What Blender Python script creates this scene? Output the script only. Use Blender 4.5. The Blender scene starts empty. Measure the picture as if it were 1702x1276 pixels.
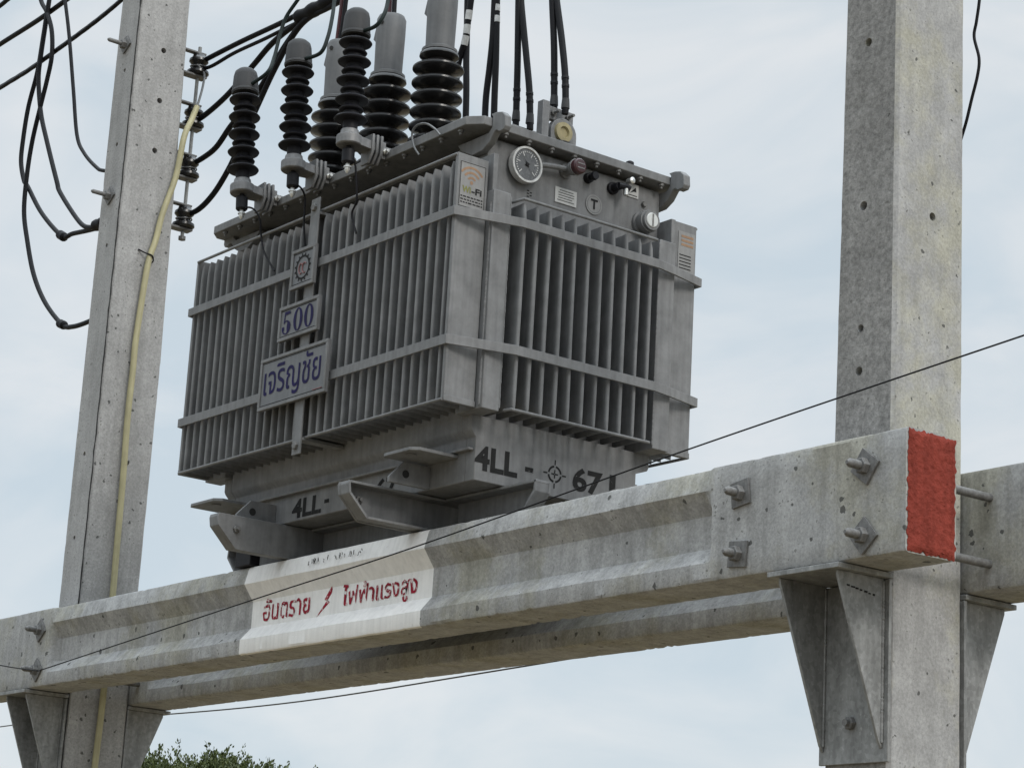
import bpy, bmesh, math, random
from mathutils import Vector, Matrix, noise

random.seed(7)
R = math.radians
scene = bpy.context.scene
COL = scene.collection

# ------------------------------------------------------------------ camera
cam_d = bpy.data.cameras.new('camera')
cam = bpy.data.objects.new('camera', cam_d)
COL.objects.link(cam)
CAM_ROT = Matrix(((0.608709, 0.171058, 0.774734), (0.791513, -0.198125, -0.578147), (0.054597, 0.965135, -0.255995)))
cam.matrix_world = Matrix.Translation((4.7284, -5.0198, -1.7388)) @ CAM_ROT.to_4x4()
cam_d.sensor_width = 36.0
cam_d.lens = 81.746
cam_d.clip_start = 0.05
cam_d.clip_end = 3000.0
scene.camera = cam

# ------------------------------------------------------------------ sky, sun, exposure
SUN_EL, SUN_AZ = 33.0, 89.0        # azimuth measured from +Y towards +X
world = bpy.data.worlds.new('World')
scene.world = world
world.use_nodes = True
wn, wl = world.node_tree.nodes, world.node_tree.links
wn.clear()
w_out = wn.new('ShaderNodeOutputWorld')
w_bg = wn.new('ShaderNodeBackground')
w_bg.inputs['Strength'].default_value = 0.1
w_sky = wn.new('ShaderNodeTexSky')
w_sky.sky_type = 'NISHITA'
w_sky.sun_disc = False
w_sky.sun_elevation = R(SUN_EL)
w_sky.sun_rotation = R(SUN_AZ)
w_tc = wn.new('ShaderNodeTexCoord')
w_map = wn.new('ShaderNodeMapping')
w_map.inputs['Scale'].default_value = (1.0, 1.0, 2.0)
w_n = wn.new('ShaderNodeTexNoise')
w_n.inputs['Scale'].default_value = 7.0
w_n.inputs['Detail'].default_value = 6.0
w_n.inputs['Distortion'].default_value = 0.6
w_n.inputs['Roughness'].default_value = 0.5
w_r = wn.new('ShaderNodeValToRGB')
w_r.color_ramp.elements[0].position = 0.40
w_r.color_ramp.elements[0].color = (6.1, 7.0, 7.68, 1)
w_r.color_ramp.elements[1].position = 0.66
w_r.color_ramp.elements[1].color = (7.8, 8.15, 8.42, 1)
w_sep = wn.new('ShaderNodeSeparateXYZ')
w_z = wn.new('ShaderNodeMapRange')           # the cloud deck is brighter overhead than near the horizon
w_z.inputs['From Min'].default_value = 0.48
w_z.inputs['From Max'].default_value = 1.0
w_z.inputs['To Min'].default_value = 1.0
w_z.inputs['To Max'].default_value = 4.6
w_mul = wn.new('ShaderNodeVectorMath')
w_mul.operation = 'SCALE'
w_mix = wn.new('ShaderNodeMix')
w_mix.data_type = 'RGBA'
w_mix.inputs['Factor'].default_value = 0.92
wl.new(w_tc.outputs['Generated'], w_map.inputs['Vector'])
wl.new(w_map.outputs['Vector'], w_n.inputs['Vector'])
wl.new(w_n.outputs['Fac'], w_r.inputs['Fac'])
wl.new(w_tc.outputs['Generated'], w_sep.inputs['Vector'])
wl.new(w_sep.outputs['Z'], w_z.inputs['Value'])
wl.new(w_r.outputs['Color'], w_mul.inputs[0])
wl.new(w_z.outputs['Result'], w_mul.inputs['Scale'])
wl.new(w_sky.outputs['Color'], w_mix.inputs['A'])
wl.new(w_mul.outputs['Vector'], w_mix.inputs['B'])
wl.new(w_mix.outputs['Result'], w_bg.inputs['Color'])
wl.new(w_bg.outputs['Background'], w_out.inputs['Surface'])

sun_d = bpy.data.lights.new('sun', 'SUN')
sun_d.energy = 1.7
sun_d.angle = R(20)
sun_d.color = (1.0, 0.96, 0.9)
sun = bpy.data.objects.new('sun', sun_d)
COL.objects.link(sun)
sv = Vector((math.sin(R(SUN_AZ)) * math.cos(R(SUN_EL)), math.cos(R(SUN_AZ)) * math.cos(R(SUN_EL)), math.sin(R(SUN_EL))))
sun.rotation_euler = sv.to_track_quat('Z', 'Y').to_euler()
sun.location = (6, -4, 9)

scene.view_settings.view_transform = 'Standard'
scene.view_settings.look = 'None'
scene.view_settings.exposure = 0.0
scene.view_settings.gamma = 1.0


# ------------------------------------------------------------------ materials
def new_mat(name):
    m = bpy.data.materials.new(name)
    m.use_nodes = True
    nt = m.node_tree
    nt.nodes.clear()
    out = nt.nodes.new('ShaderNodeOutputMaterial')
    b = nt.nodes.new('ShaderNodeBsdfPrincipled')
    nt.links.new(b.outputs['BSDF'], out.inputs['Surface'])
    return m, nt, b


def N(nt, kind, **kw):
    n = nt.nodes.new(kind)
    for k, v in kw.items():
        if k in n.inputs:
            n.inputs[k].default_value = v
        else:
            setattr(n, k, v)
    return n


def ramp(nt, a, ca, b, cb):
    r = nt.nodes.new('ShaderNodeValToRGB')
    r.color_ramp.elements[0].position = a
    r.color_ramp.elements[0].color = (*ca, 1)
    r.color_ramp.elements[1].position = b
    r.color_ramp.elements[1].color = (*cb, 1)
    return r


def mixc(nt, fac, a, b, mode='MIX'):
    m = nt.nodes.new('ShaderNodeMix')
    m.data_type = 'RGBA'
    m.blend_type = mode
    for key, v in (('Factor', fac), ('A', a), ('B', b)):
        if isinstance(v, (int, float)):
            m.inputs[key].default_value = v
        elif isinstance(v, tuple):
            m.inputs[key].default_value = (*v, 1)
        else:
            nt.links.new(v, m.inputs[key])
    return m.outputs['Result']


def math_n(nt, op, a, b=None):
    m = nt.nodes.new('ShaderNodeMath')
    m.operation = op
    for i, v in enumerate((a, b)):
        if v is None:
            continue
        if isinstance(v, (int, float)):
            m.inputs[i].default_value = v
        else:
            nt.links.new(v, m.inputs[i])
    return m.outputs['Value']


def mat_concrete(name, base, stain, lo=0.5, hi=0.75, grain=0.35, pit=0.13, bump=0.35, rough_scale=90.0, streak=0.5, mottle=0.12):
    m, nt, b = new_mat(name)
    L = nt.links.new
    tc = N(nt, 'ShaderNodeTexCoord')
    co = tc.outputs['Object']
    n1 = N(nt, 'ShaderNodeTexNoise', Scale=2.6, Detail=7.0, Roughness=0.68)
    L(co, n1.inputs['Vector'])
    r1 = ramp(nt, lo, (0, 0, 0), hi, (1, 1, 1))
    L(n1.outputs['Fac'], r1.inputs['Fac'])
    c = mixc(nt, r1.outputs['Color'], base, stain)
    # soft mottling and rain streaks
    n2 = N(nt, 'ShaderNodeTexNoise', Scale=9.0, Detail=8.0, Roughness=0.68)
    L(co, n2.inputs['Vector'])
    r2 = ramp(nt, 0.3, (1 - mottle * 1.3,) * 3, 0.72, (1 + mottle,) * 3)
    L(n2.outputs['Fac'], r2.inputs['Fac'])
    c = mixc(nt, 1.0, c, r2.outputs['Color'], 'MULTIPLY')
    mp = N(nt, 'ShaderNodeMapping')
    mp.inputs['Scale'].default_value = (26, 26, 1.6)
    L(co, mp.inputs['Vector'])
    n3 = N(nt, 'ShaderNodeTexNoise', Scale=1.0, Detail=4.0)
    L(mp.outputs['Vector'], n3.inputs['Vector'])
    r3 = ramp(nt, 0.35, (0.82, 0.82, 0.815), 0.6, (1.05, 1.05, 1.05))
    L(n3.outputs['Fac'], r3.inputs['Fac'])
    c = mixc(nt, streak, c, r3.outputs['Color'], 'MULTIPLY')
    # fine grain
    n4 = N(nt, 'ShaderNodeTexNoise', Scale=rough_scale, Detail=6.0, Roughness=0.75)
    L(co, n4.inputs['Vector'])
    r4 = ramp(nt, 0.28, (1 - grain,) * 3, 0.72, (1 + grain,) * 3)
    L(n4.outputs['Fac'], r4.inputs['Fac'])
    c = mixc(nt, 1.0, c, r4.outputs['Color'], 'MULTIPLY')
    # blow holes
    nd = N(nt, 'ShaderNodeTexNoise', Scale=55.0, Detail=2.0)
    L(co, nd.inputs['Vector'])
    vm = N(nt, 'ShaderNodeVectorMath', operation='MULTIPLY_ADD')
    L(nd.outputs['Color'], vm.inputs[0])
    vm.inputs[1].default_value = (0.022, 0.022, 0.022)
    L(co, vm.inputs[2])
    vo = N(nt, 'ShaderNodeTexVoronoi', Scale=15.0)
    L(vm.outputs['Vector'], vo.inputs['Vector'])
    sp = N(nt, 'ShaderNodeSeparateColor')
    L(vo.outputs['Color'], sp.inputs['Color'])
    thr = math_n(nt, 'MULTIPLY', math_n(nt, 'POWER', sp.outputs['Red'], 1.7), pit * 1.6)
    hole = math_n(nt, 'LESS_THAN', vo.outputs['Distance'], thr)
    c = mixc(nt, math_n(nt, 'MULTIPLY', hole, 0.85), c, (0.05, 0.05, 0.047))
    v2 = N(nt, 'ShaderNodeTexVoronoi', Scale=52.0)
    L(vm.outputs['Vector'], v2.inputs['Vector'])
    s2 = N(nt, 'ShaderNodeSeparateColor')
    L(v2.outputs['Color'], s2.inputs['Color'])
    patch = ramp(nt, 0.47, (0, 0, 0), 0.62, (1, 1, 1))
    L(n2.outputs['Fac'], patch.inputs['Fac'])
    t2 = math_n(nt, 'MULTIPLY', math_n(nt, 'POWER', s2.outputs['Green'], 1.6), math_n(nt, 'ADD', math_n(nt, 'MULTIPLY', patch.outputs['Color'], 0.27), 0.08))
    speck = math_n(nt, 'LESS_THAN', v2.outputs['Distance'], t2)
    c = mixc(nt, math_n(nt, 'MULTIPLY', speck, 0.62), c, (0.09, 0.088, 0.08))
    L(c, b.inputs['Base Color'])
    b.inputs['Roughness'].default_value = 0.9
    h = math_n(nt, 'SUBTRACT', math_n(nt, 'ADD', math_n(nt, 'MULTIPLY', n4.outputs['Fac'], 0.5), n2.outputs['Fac']), hole)
    bp = N(nt, 'ShaderNodeBump', Strength=bump, Distance=0.006)
    L(h, bp.inputs['Height'])
    L(bp.outputs['Normal'], b.inputs['Normal'])
    return m


def mat_paint(name, base, dirt=0.25, rough=0.5, metallic=0.0, bump=0.06, scale=14.0, wear=None, spec=0.5, wear_at=0.64):
    m, nt, b = new_mat(name)
    b.inputs['Specular IOR Level'].default_value = spec
    L = nt.links.new
    tc = N(nt, 'ShaderNodeTexCoord')
    n1 = N(nt, 'ShaderNodeTexNoise', Scale=scale, Detail=7.0, Roughness=0.65)
    L(tc.outputs['Object'], n1.inputs['Vector'])
    r1 = ramp(nt, 0.3, tuple(v * (1 - dirt) for v in base), 0.68, tuple(min(1, v * (1 + dirt * .5)) for v in base))
    L(n1.outputs['Fac'], r1.inputs['Fac'])
    c = r1.outputs['Color']
    mp = N(nt, 'ShaderNodeMapping')
    mp.inputs['Scale'].default_value = (45, 45, 3.0)
    L(tc.outputs['Object'], mp.inputs['Vector'])
    n2 = N(nt, 'ShaderNodeTexNoise', Scale=1.0, Detail=3.0)
    L(mp.outputs['Vector'], n2.inputs['Vector'])
    r2 = ramp(nt, 0.3, (1 - dirt * .7,) * 3, 0.6, (1.03,) * 3)
    L(n2.outputs['Fac'], r2.inputs['Fac'])
    c = mixc(nt, 1.0, c, r2.outputs['Color'], 'MULTIPLY')
    if wear:
        n4 = N(nt, 'ShaderNodeTexNoise', Scale=34.0, Detail=8.0, Roughness=0.7)
        L(tc.outputs['Object'], n4.inputs['Vector'])
        r4 = ramp(nt, wear_at, (0, 0, 0), wear_at + 0.04, (1, 1, 1))
        L(n4.outputs['Fac'], r4.inputs['Fac'])
        c = mixc(nt, r4.outputs['Color'], c, wear)
    L(c, b.inputs['Base Color'])
    b.inputs['Metallic'].default_value = metallic
    rr = N(nt, 'ShaderNodeMapRange')
    rr.inputs['To Min'].default_value = max(0.05, rough - 0.12)
    rr.inputs['To Max'].default_value = min(1.0, rough + 0.14)
    L(n1.outputs['Fac'], rr.inputs['Value'])
    L(rr.outputs['Result'], b.inputs['Roughness'])
    n3 = N(nt, 'ShaderNodeTexNoise', Scale=160.0, Detail=3.0)
    L(tc.outputs['Object'], n3.inputs['Vector'])
    bp = N(nt, 'ShaderNodeBump', Strength=bump, Distance=0.004)
    L(n3.outputs['Fac'], bp.inputs['Height'])
    L(bp.outputs['Normal'], b.inputs['Normal'])
    return m


def mat_galv():
    m, nt, b = new_mat('galvanised_steel')
    L = nt.links.new
    tc = N(nt, 'ShaderNodeTexCoord')
    v = N(nt, 'ShaderNodeTexVoronoi', Scale=75.0)
    L(tc.outputs['Object'], v.inputs['Vector'])
    s = N(nt, 'ShaderNodeSeparateColor')
    L(v.outputs['Color'], s.inputs['Color'])
    r = ramp(nt, 0.0, (0.205, 0.208, 0.208), 1.0, (0.275, 0.28, 0.28))
    L(s.outputs['Red'], r.inputs['Fac'])
    mp = N(nt, 'ShaderNodeMapping')
    mp.inputs['Scale'].default_value = (16, 16, 4.5)
    L(tc.outputs['Object'], mp.inputs['Vector'])
    n = N(nt, 'ShaderNodeTexNoise', Scale=1.0, Detail=9.0, Roughness=0.72)
    L(mp.outputs['Vector'], n.inputs['Vector'])
    r2 = ramp(nt, 0.36, (0.72, 0.72, 0.71), 0.66, (1.28, 1.28, 1.27))
    L(n.outputs['Fac'], r2.inputs['Fac'])
    c = mixc(nt, 1.0, r.outputs['Color'], r2.outputs['Color'], 'MULTIPLY')
    n2 = N(nt, 'ShaderNodeTexNoise', Scale=48.0, Detail=9.0, Roughness=0.75)
    L(tc.outputs['Object'], n2.inputs['Vector'])
    r3 = ramp(nt, 0.62, (0, 0, 0), 0.66, (1, 1, 1))
    L(n2.outputs['Fac'], r3.inputs['Fac'])
    c = mixc(nt, math_n(nt, 'MULTIPLY', r3.outputs['Color'], 0.55), c, (0.42, 0.42, 0.41))
    L(c, b.inputs['Base Color'])
    b.inputs['Metallic'].default_value = 0.2
    b.inputs['Roughness'].default_value = 0.55
    b.inputs['Specular IOR Level'].default_value = 0.3
    bp = N(nt, 'ShaderNodeBump', Strength=0.25, Distance=0.003)
    L(n2.outputs['Fac'], bp.inputs['Height'])
    L(bp.outputs['Normal'], b.inputs['Normal'])
    return m


M = {}
M['concrete'] = mat_concrete('beam_concrete', (0.338, 0.338, 0.336), (0.312, 0.304, 0.264), 0.48, 0.62, grain=0.3, pit=0.125, streak=0.85, mottle=0.2)
M['pole'] = mat_concrete('pole_concrete', (0.311, 0.310, 0.308), (0.333, 0.325, 0.276), 0.47, 0.6, grain=0.28, pit=0.165, mottle=0.17)
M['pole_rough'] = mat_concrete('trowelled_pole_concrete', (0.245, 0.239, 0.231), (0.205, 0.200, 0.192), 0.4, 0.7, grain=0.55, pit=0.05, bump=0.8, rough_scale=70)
M['pole_left'] = mat_concrete('smooth_pole_concrete', (0.328, 0.324, 0.320), (0.280, 0.277, 0.272), 0.45, 0.7, grain=0.3, pit=0.08, bump=0.3)
M['white'] = mat_paint('white_beam_paint', (0.79, 0.78, 0.765), 0.1, 0.75, bump=0.2, scale=9, wear=(0.62, 0.61, 0.59))
M['red_end'] = mat_paint('red_end_paint', (0.215, 0.043, 0.031), 0.25, 0.92, bump=0.8, scale=34, spec=0.1)
M['red'] = mat_paint('red_lettering_paint', (0.30, 0.012, 0.032), 0.35, 0.75, scale=40, wear=(0.62, 0.50, 0.49), wear_at=0.545, spec=0.2)
M['paint'] = mat_paint('grey_tank_paint', (0.187, 0.189, 0.192), 0.22, 0.6, spec=0.18, wear=(0.150, 0.138, 0.125), wear_at=0.69)
M['galv'] = mat_galv()
M['bolt'] = mat_paint('weathered_bolt_steel', (0.165, 0.163, 0.160), 0.4, 0.6, metallic=0.2, scale=60)
M['alu'] = mat_paint('cast_aluminium', (0.19, 0.19, 0.192), 0.3, 0.5, metallic=0.3, scale=30)
M['bright'] = mat_paint('bright_zinc', (0.62, 0.62, 0.6), 0.2, 0.3, metallic=0.7, scale=50)
M['porcelain'] = mat_paint('glazed_black_porcelain', (0.012, 0.011, 0.011), 0.3, 0.22, bump=0.02)
M['rubber'] = mat_paint('charcoal_polymer', (0.011, 0.011, 0.014), 0.25, 0.55, bump=0.04, spec=0.22)
M['boot'] = mat_paint('grey_rubber_boot', (0.050, 0.051, 0.053), 0.2, 0.6, spec=0.2, bump=0.05)
M['boot_light'] = mat_paint('light_grey_bushing_boot', (0.122, 0.124, 0.127), 0.22, 0.55, bump=0.05)
M['cable'] = mat_paint('black_cable', (0.007, 0.007, 0.009), 0.35, 0.55, bump=0.08, scale=40, spec=0.16)
M['cable_green'] = mat_paint('dark_green_cable', (0.010, 0.018, 0.017), 0.35, 0.55, bump=0.08, scale=40, spec=0.2)
M['cable_red'] = mat_paint('red_cable', (0.065, 0.008, 0.012), 0.3, 0.45, scale=40)
M['wire_grey'] = mat_paint('bare_grey_wire', (0.13, 0.13, 0.13), 0.3, 0.45, metallic=0.4, scale=40)
M['tape'] = mat_paint('white_tape', (0.55, 0.55, 0.54), 0.3, 0.6, scale=60)
M['conduit'] = mat_paint('yellow_conduit', (0.39, 0.355, 0.205), 0.22, 0.5, scale=6)
M['yellow'] = mat_paint('yellow_ring', (0.30, 0.255, 0.135), 0.25, 0.45)
M['ink_blue'] = mat_paint('dark_blue_letter_paint', (0.012, 0.009, 0.060), 0.25, 0.6, spec=0.15)
M['ink_black'] = mat_paint('black_stencil_paint', (0.018, 0.018, 0.018), 0.3, 0.7, spec=0.15)
M['ink_stencil'] = mat_paint('worn_black_stencil', (0.020, 0.020, 0.020), 0.3, 0.7, spec=0.15, wear=(0.15, 0.149, 0.149), wear_at=0.62)
M['plate'] = mat_paint('grey_enamel_plate', (0.125, 0.127, 0.132), 0.18, 0.42)
M['label'] = mat_paint('silver_label', (0.46, 0.46, 0.45), 0.15, 0.4)
M['sticker'] = mat_paint('pale_grey_sticker', (0.215, 0.213, 0.21), 0.15, 0.5)
M['orange'] = mat_paint('orange_brown_print', (0.25, 0.15, 0.085), 0.2, 0.5)
M['olive'] = mat_paint('olive_print', (0.16, 0.165, 0.03), 0.2, 0.5)
M['dial'] = mat_paint('grey_dial_face', (0.105, 0.107, 0.11), 0.3, 0.25, scale=30)
M['dial_red'] = mat_paint('red_valve_cap', (0.05, 0.015, 0.018), 0.3, 0.4)
M['dull_red'] = mat_paint('dull_red_print', (0.20, 0.085, 0.085), 0.2, 0.5)
M['hole'] = mat_paint('shadowed_hole', (0.02, 0.02, 0.02), 0.2, 0.9)


def mat_glass():
    m, nt, b = new_mat('gauge_glass')
    b.inputs['Base Color'].default_value = (0.55, 0.56, 0.55, 1)
    b.inputs['Roughness'].default_value = 0.12
    b.inputs['Coat Weight'].default_value = 0.6
    return m


M['glass'] = mat_glass()


def mat_leaf(name, a, b_, c_):
    m, nt, b = new_mat(name)
    L = nt.links.new
    g = N(nt, 'ShaderNodeNewGeometry')
    r = ramp(nt, 0.0, a, 1.0, b_)
    e = r.color_ramp.elements.new(0.5)
    e.color = (*c_, 1)
    L(g.outputs['Random Per Island'], r.inputs['Fac'])
    L(r.outputs['Color'], b.inputs['Base Color'])
    b.inputs['Roughness'].default_value = 0.6
    b.inputs['Transmission Weight'].default_value = 0.0
    return m


M['leaf'] = mat_leaf('leaf', (0.030, 0.044, 0.010), (0.072, 0.092, 0.022), (0.050, 0.070, 0.016))
M['bark'] = mat_paint('bark', (0.07, 0.055, 0.04), 0.4, 0.9, bump=0.8, scale=8)


def mat_ground():
    m, nt, b = new_mat('ground_soil_and_grass')
    L = nt.links.new
    tc = N(nt, 'ShaderNodeTexCoord')
    n1 = N(nt, 'ShaderNodeTexNoise', Scale=0.35, Detail=8.0)
    L(tc.outputs['Object'], n1.inputs['Vector'])
    r = ramp(nt, 0.42, (0.20, 0.145, 0.095), 0.58, (0.105, 0.095, 0.05))
    L(n1.outputs['Fac'], r.inputs['Fac'])
    n2 = N(nt, 'ShaderNodeTexNoise', Scale=14.0, Detail=8.0)
    L(tc.outputs['Object'], n2.inputs['Vector'])
    r2 = ramp(nt, 0.3, (0.7,) * 3, 0.7, (1.25,) * 3)
    L(n2.outputs['Fac'], r2.inputs['Fac'])
    L(mixc(nt, 1.0, r.outputs['Color'], r2.outputs['Color'], 'MULTIPLY'), b.inputs['Base Color'])
    b.inputs['Roughness'].default_value = 0.95
    return m


M['ground'] = mat_ground()


# ------------------------------------------------------------------ building helpers
ORIGIN = {}          # world position of every root, so parts can be given in world metres


def tag(o, label=None, cat=None, group=None, kind=None):
    if label:
        o['label'] = label
    if cat:
        o['category'] = cat
    if group:
        o['group'] = group
    if kind:
        o['kind'] = kind
    return o


def thing(name, loc, label, cat, group=None):
    o = bpy.data.objects.new(name, None)
    o.empty_display_size = 0.1
    COL.objects.link(o)
    o.location = loc
    ORIGIN[o.name] = Vector(loc)
    return tag(o, label, cat, group)


class MB:
    """collects shapes in world metres; build() links them as one mesh object"""

    def __init__(self):
        self.v, self.f, self.mi = [], [], []

    def add(self, vs, fs, mi=0):
        n = len(self.v)
        self.v += [tuple(p) for p in vs]
        self.f += [tuple(i + n for i in f) for f in fs]
        self.mi += [mi] * len(fs)
        return self

    def box(self, x0, x1, y0, y1, z0, z1, mi=0):
        vs = [(x, y, z) for x in (x0, x1) for y in (y0, y1) for z in (z0, z1)]
        return self.add(vs, [(0, 1, 3, 2), (4, 6, 7, 5), (0, 4, 5, 1), (2, 3, 7, 6), (0, 2, 6, 4), (1, 5, 7, 3)], mi)

    def prism(self, poly, axis, a, b, mi=0):
        """poly: 2-D outline in the two other axes (xyz order); extruded from a to b along axis"""
        def p3(p, t):
            return {'x': (t, p[0], p[1]), 'y': (p[0], t, p[1]), 'z': (p[0], p[1], t)}[axis]
        n = len(poly)
        vs = [p3(p, a) for p in poly] + [p3(p, b) for p in poly]
        fs = [tuple(range(n)), tuple(range(2 * n - 1, n - 1, -1))]
        fs += [(i, n + i, n + (i + 1) % n, (i + 1) % n) for i in range(n)]
        return self.add(vs, fs, mi)

    def frame_for(self, d):
        d = Vector(d).normalized()
        a = Vector((0, 0, 1)) if abs(d.z) < 0.9 else Vector((1, 0, 0))
        u = d.cross(a).normalized()
        return d, u, d.cross(u).normalized()

    def lathe(self, base, axis, prof, n=24, mi=0):
        """prof: (distance along axis, radius) pairs"""
        base = Vector(base)
        d, u, w = self.frame_for(axis)
        vs = []
        for t, r in prof:
            for k in range(n):
                a = 2 * math.pi * k / n
                vs.append(base + d * t + (u * math.cos(a) + w * math.sin(a)) * max(r, 1e-5))
        fs = []
        for i in range(len(prof) - 1):
            for k in range(n):
                k2 = (k + 1) % n
                fs.append((i * n + k, i * n + k2, (i + 1) * n + k2, (i + 1) * n + k))
        fs.append(tuple(range(n - 1, -1, -1)))
        m = (len(prof) - 1) * n
        fs.append(tuple(range(m, m + n)))
        return self.add(vs, fs, mi)

    def cyl(self, p0, p1, r, n=16, mi=0):
        p0, p1 = Vector(p0), Vector(p1)
        return self.lathe(p0, p1 - p0, [(0, r), ((p1 - p0).length, r)], n, mi)

    def hexnut(self, base, axis, r, h, mi=0):
        return self.lathe(base, axis, [(0, r), (h * .85, r), (h, r * .86)], 6, mi)

    def tube(self, pts, r, n=10, mi=0, smooth=6):
        P = spline(pts, smooth) if smooth else [Vector(p) for p in pts]
        rs = r if callable(r) else (lambda t: r)
        vs, fs = [], []
        prev = None
        for i, p in enumerate(P):
            d = (P[min(i + 1, len(P) - 1)] - P[max(i - 1, 0)]).normalized()
            if prev is None:
                _, u, w = self.frame_for(d)
            else:
                u = (prev - d * prev.dot(d)).normalized()
                w = d.cross(u)
            prev = u
            rr = rs(i / (len(P) - 1))
            for k in range(n):
                a = 2 * math.pi * k / n
                vs.append(p + (u * math.cos(a) + w * math.sin(a)) * rr)
        for i in range(len(P) - 1):
            for k in range(n):
                k2 = (k + 1) % n
                fs.append((i * n + k, i * n + k2, (i + 1) * n + k2, (i + 1) * n + k))
        fs.append(tuple(range(n - 1, -1, -1)))
        m = (len(P) - 1) * n
        fs.append(tuple(range(m, m + n)))
        return self.add(vs, fs, mi)

    def build(self, name, mats, parent=None, bevel=0.0, smooth=35, seg=2, origin=None, label=None):
        me = bpy.data.meshes.new(name)
        if parent is not None:
            o0 = ORIGIN[parent.name]
        else:
            o0 = Vector(origin) if origin else Vector((0, 0, 0))
        me.from_pydata([tuple(Vector(p) - o0) for p in self.v], [], self.f)
        for m in (mats if isinstance(mats, (list, tuple)) else [mats]):
            me.materials.append(m)
        for p, i in zip(me.polygons, self.mi):
            p.material_index = i
        bm = bmesh.new()
        bm.from_mesh(me)
        bmesh.ops.recalc_face_normals(bm, faces=bm.faces)
        bm.to_mesh(me)
        bm.free()
        if smooth:
            me.shade_smooth()
            me.set_sharp_from_angle(angle=R(smooth))
        o = bpy.data.objects.new(name, me)
        COL.objects.link(o)
        if parent is not None:
            o.parent = parent
        else:
            o.location = o0
        ORIGIN[o.name] = o0
        if bevel:
            b = o.modifiers.new('bevel', 'BEVEL')
            b.width = bevel
            b.segments = seg
            b.limit_method = 'ANGLE'
            b.angle_limit = R(40)
            b.harden_normals = False
        if label:
            o['label'] = label
        return o


def spline(pts, k=6):
    P = [Vector(p) for p in pts]
    if len(P) < 3:
        return P
    out = []
    for i in range(len(P) - 1):
        p0, p1, p2, p3 = P[max(i - 1, 0)], P[i], P[i + 1], P[min(i + 2, len(P) - 1)]
        for s in range(k):
            t = s / k
            out.append(0.5 * ((2 * p1) + (p2 - p0) * t + (2 * p0 - 5 * p1 + 4 * p2 - p3) * t * t + (3 * p1 - p0 - 3 * p2 + p3) * t ** 3))
    out.append(P[-1])
    return out


def lettering(name, body, mat, parent, corner, xdir, updir, width, height, depth=0.0012, bold=0.0, shear=0.0, label=None, wobble=0.0):
    """raised lettering; its bounding box is fitted to width x height with its lower left at corner"""
    cu = bpy.data.curves.new(name, 'FONT')
    cu.body = body
    cu.size = 1.0
    cu.offset = bold
    cu.shear = shear
    cu.resolution_u = 4
    t = bpy.data.objects.new(name, cu)
    COL.objects.link(t)
    bpy.context.view_layer.update()
    me = bpy.data.meshes.new_from_object(t.evaluated_get(bpy.context.evaluated_depsgraph_get()))
    bpy.data.objects.remove(t)
    bpy.data.curves.remove(cu)
    xs = [v.co.x for v in me.vertices]
    ys = [v.co.y for v in me.vertices]
    x0, y0 = min(xs), min(ys)
    sx, sy = width / (max(xs) - x0), height / (max(ys) - y0)
    X, U = Vector(xdir).normalized(), Vector(updir).normalized()
    nrm = X.cross(U)
    o0 = ORIGIN[parent.name]
    c0 = Vector(corner) - o0
    for v in me.vertices:
        a_, b_ = (v.co.x - x0) * sx, (v.co.y - y0) * sy
        if wobble:
            q_ = Vector((a_ * 42, b_ * 42, len(body)))
            a_ += noise.noise(q_) * wobble
            b_ += noise.noise(q_ + Vector((9, 3, 5))) * wobble
        v.co = c0 + X * a_ + U * b_ + nrm * depth
    me.materials.clear()
    me.materials.append(mat)
    o = bpy.data.objects.new(name, me)
    COL.objects.link(o)
    o.parent = parent
    ORIGIN[o.name] = o0
    if label:
        o['label'] = label
    return o


def copy_tree(o, parent=None):
    c = o.copy()
    COL.objects.link(c)
    c.parent = parent
    for ch in o.children:
        copy_tree(ch, c)
    return c


def bore(obj, holes):
    """drill round holes into a mesh: holes = (mouth point, direction into the body, radius, depth)"""
    cut = MB()
    for p, d, r, dep in holes:
        d = Vector(d).normalized()
        rr = r * 1.2
        cut.lathe(Vector(p) - d * 0.03, d, [(0, rr), (0.03 + dep, rr)], 14)
    co = cut.build('bore_tool', M['hole'], smooth=0)
    md = obj.modifiers.new('bore', 'BOOLEAN')
    md.operation = 'DIFFERENCE'
    md.solver = 'EXACT'
    md.object = co
    bpy.context.view_layer.update()
    me = bpy.data.meshes.new_from_object(obj.evaluated_get(bpy.context.evaluated_depsgraph_get()))
    obj.modifiers.clear()
    obj.data = me
    bpy.data.objects.remove(co)

# ------------------------------------------------------------------ ground
GZ = -3.35
g = MB()
g.add([(-900, -900, GZ), (900, -900, GZ), (900, 900, GZ), (-900, 900, GZ)], [(0, 1, 2, 3)])
go = g.build('ground', M['ground'], smooth=0)
tag(go, kind='structure')


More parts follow.
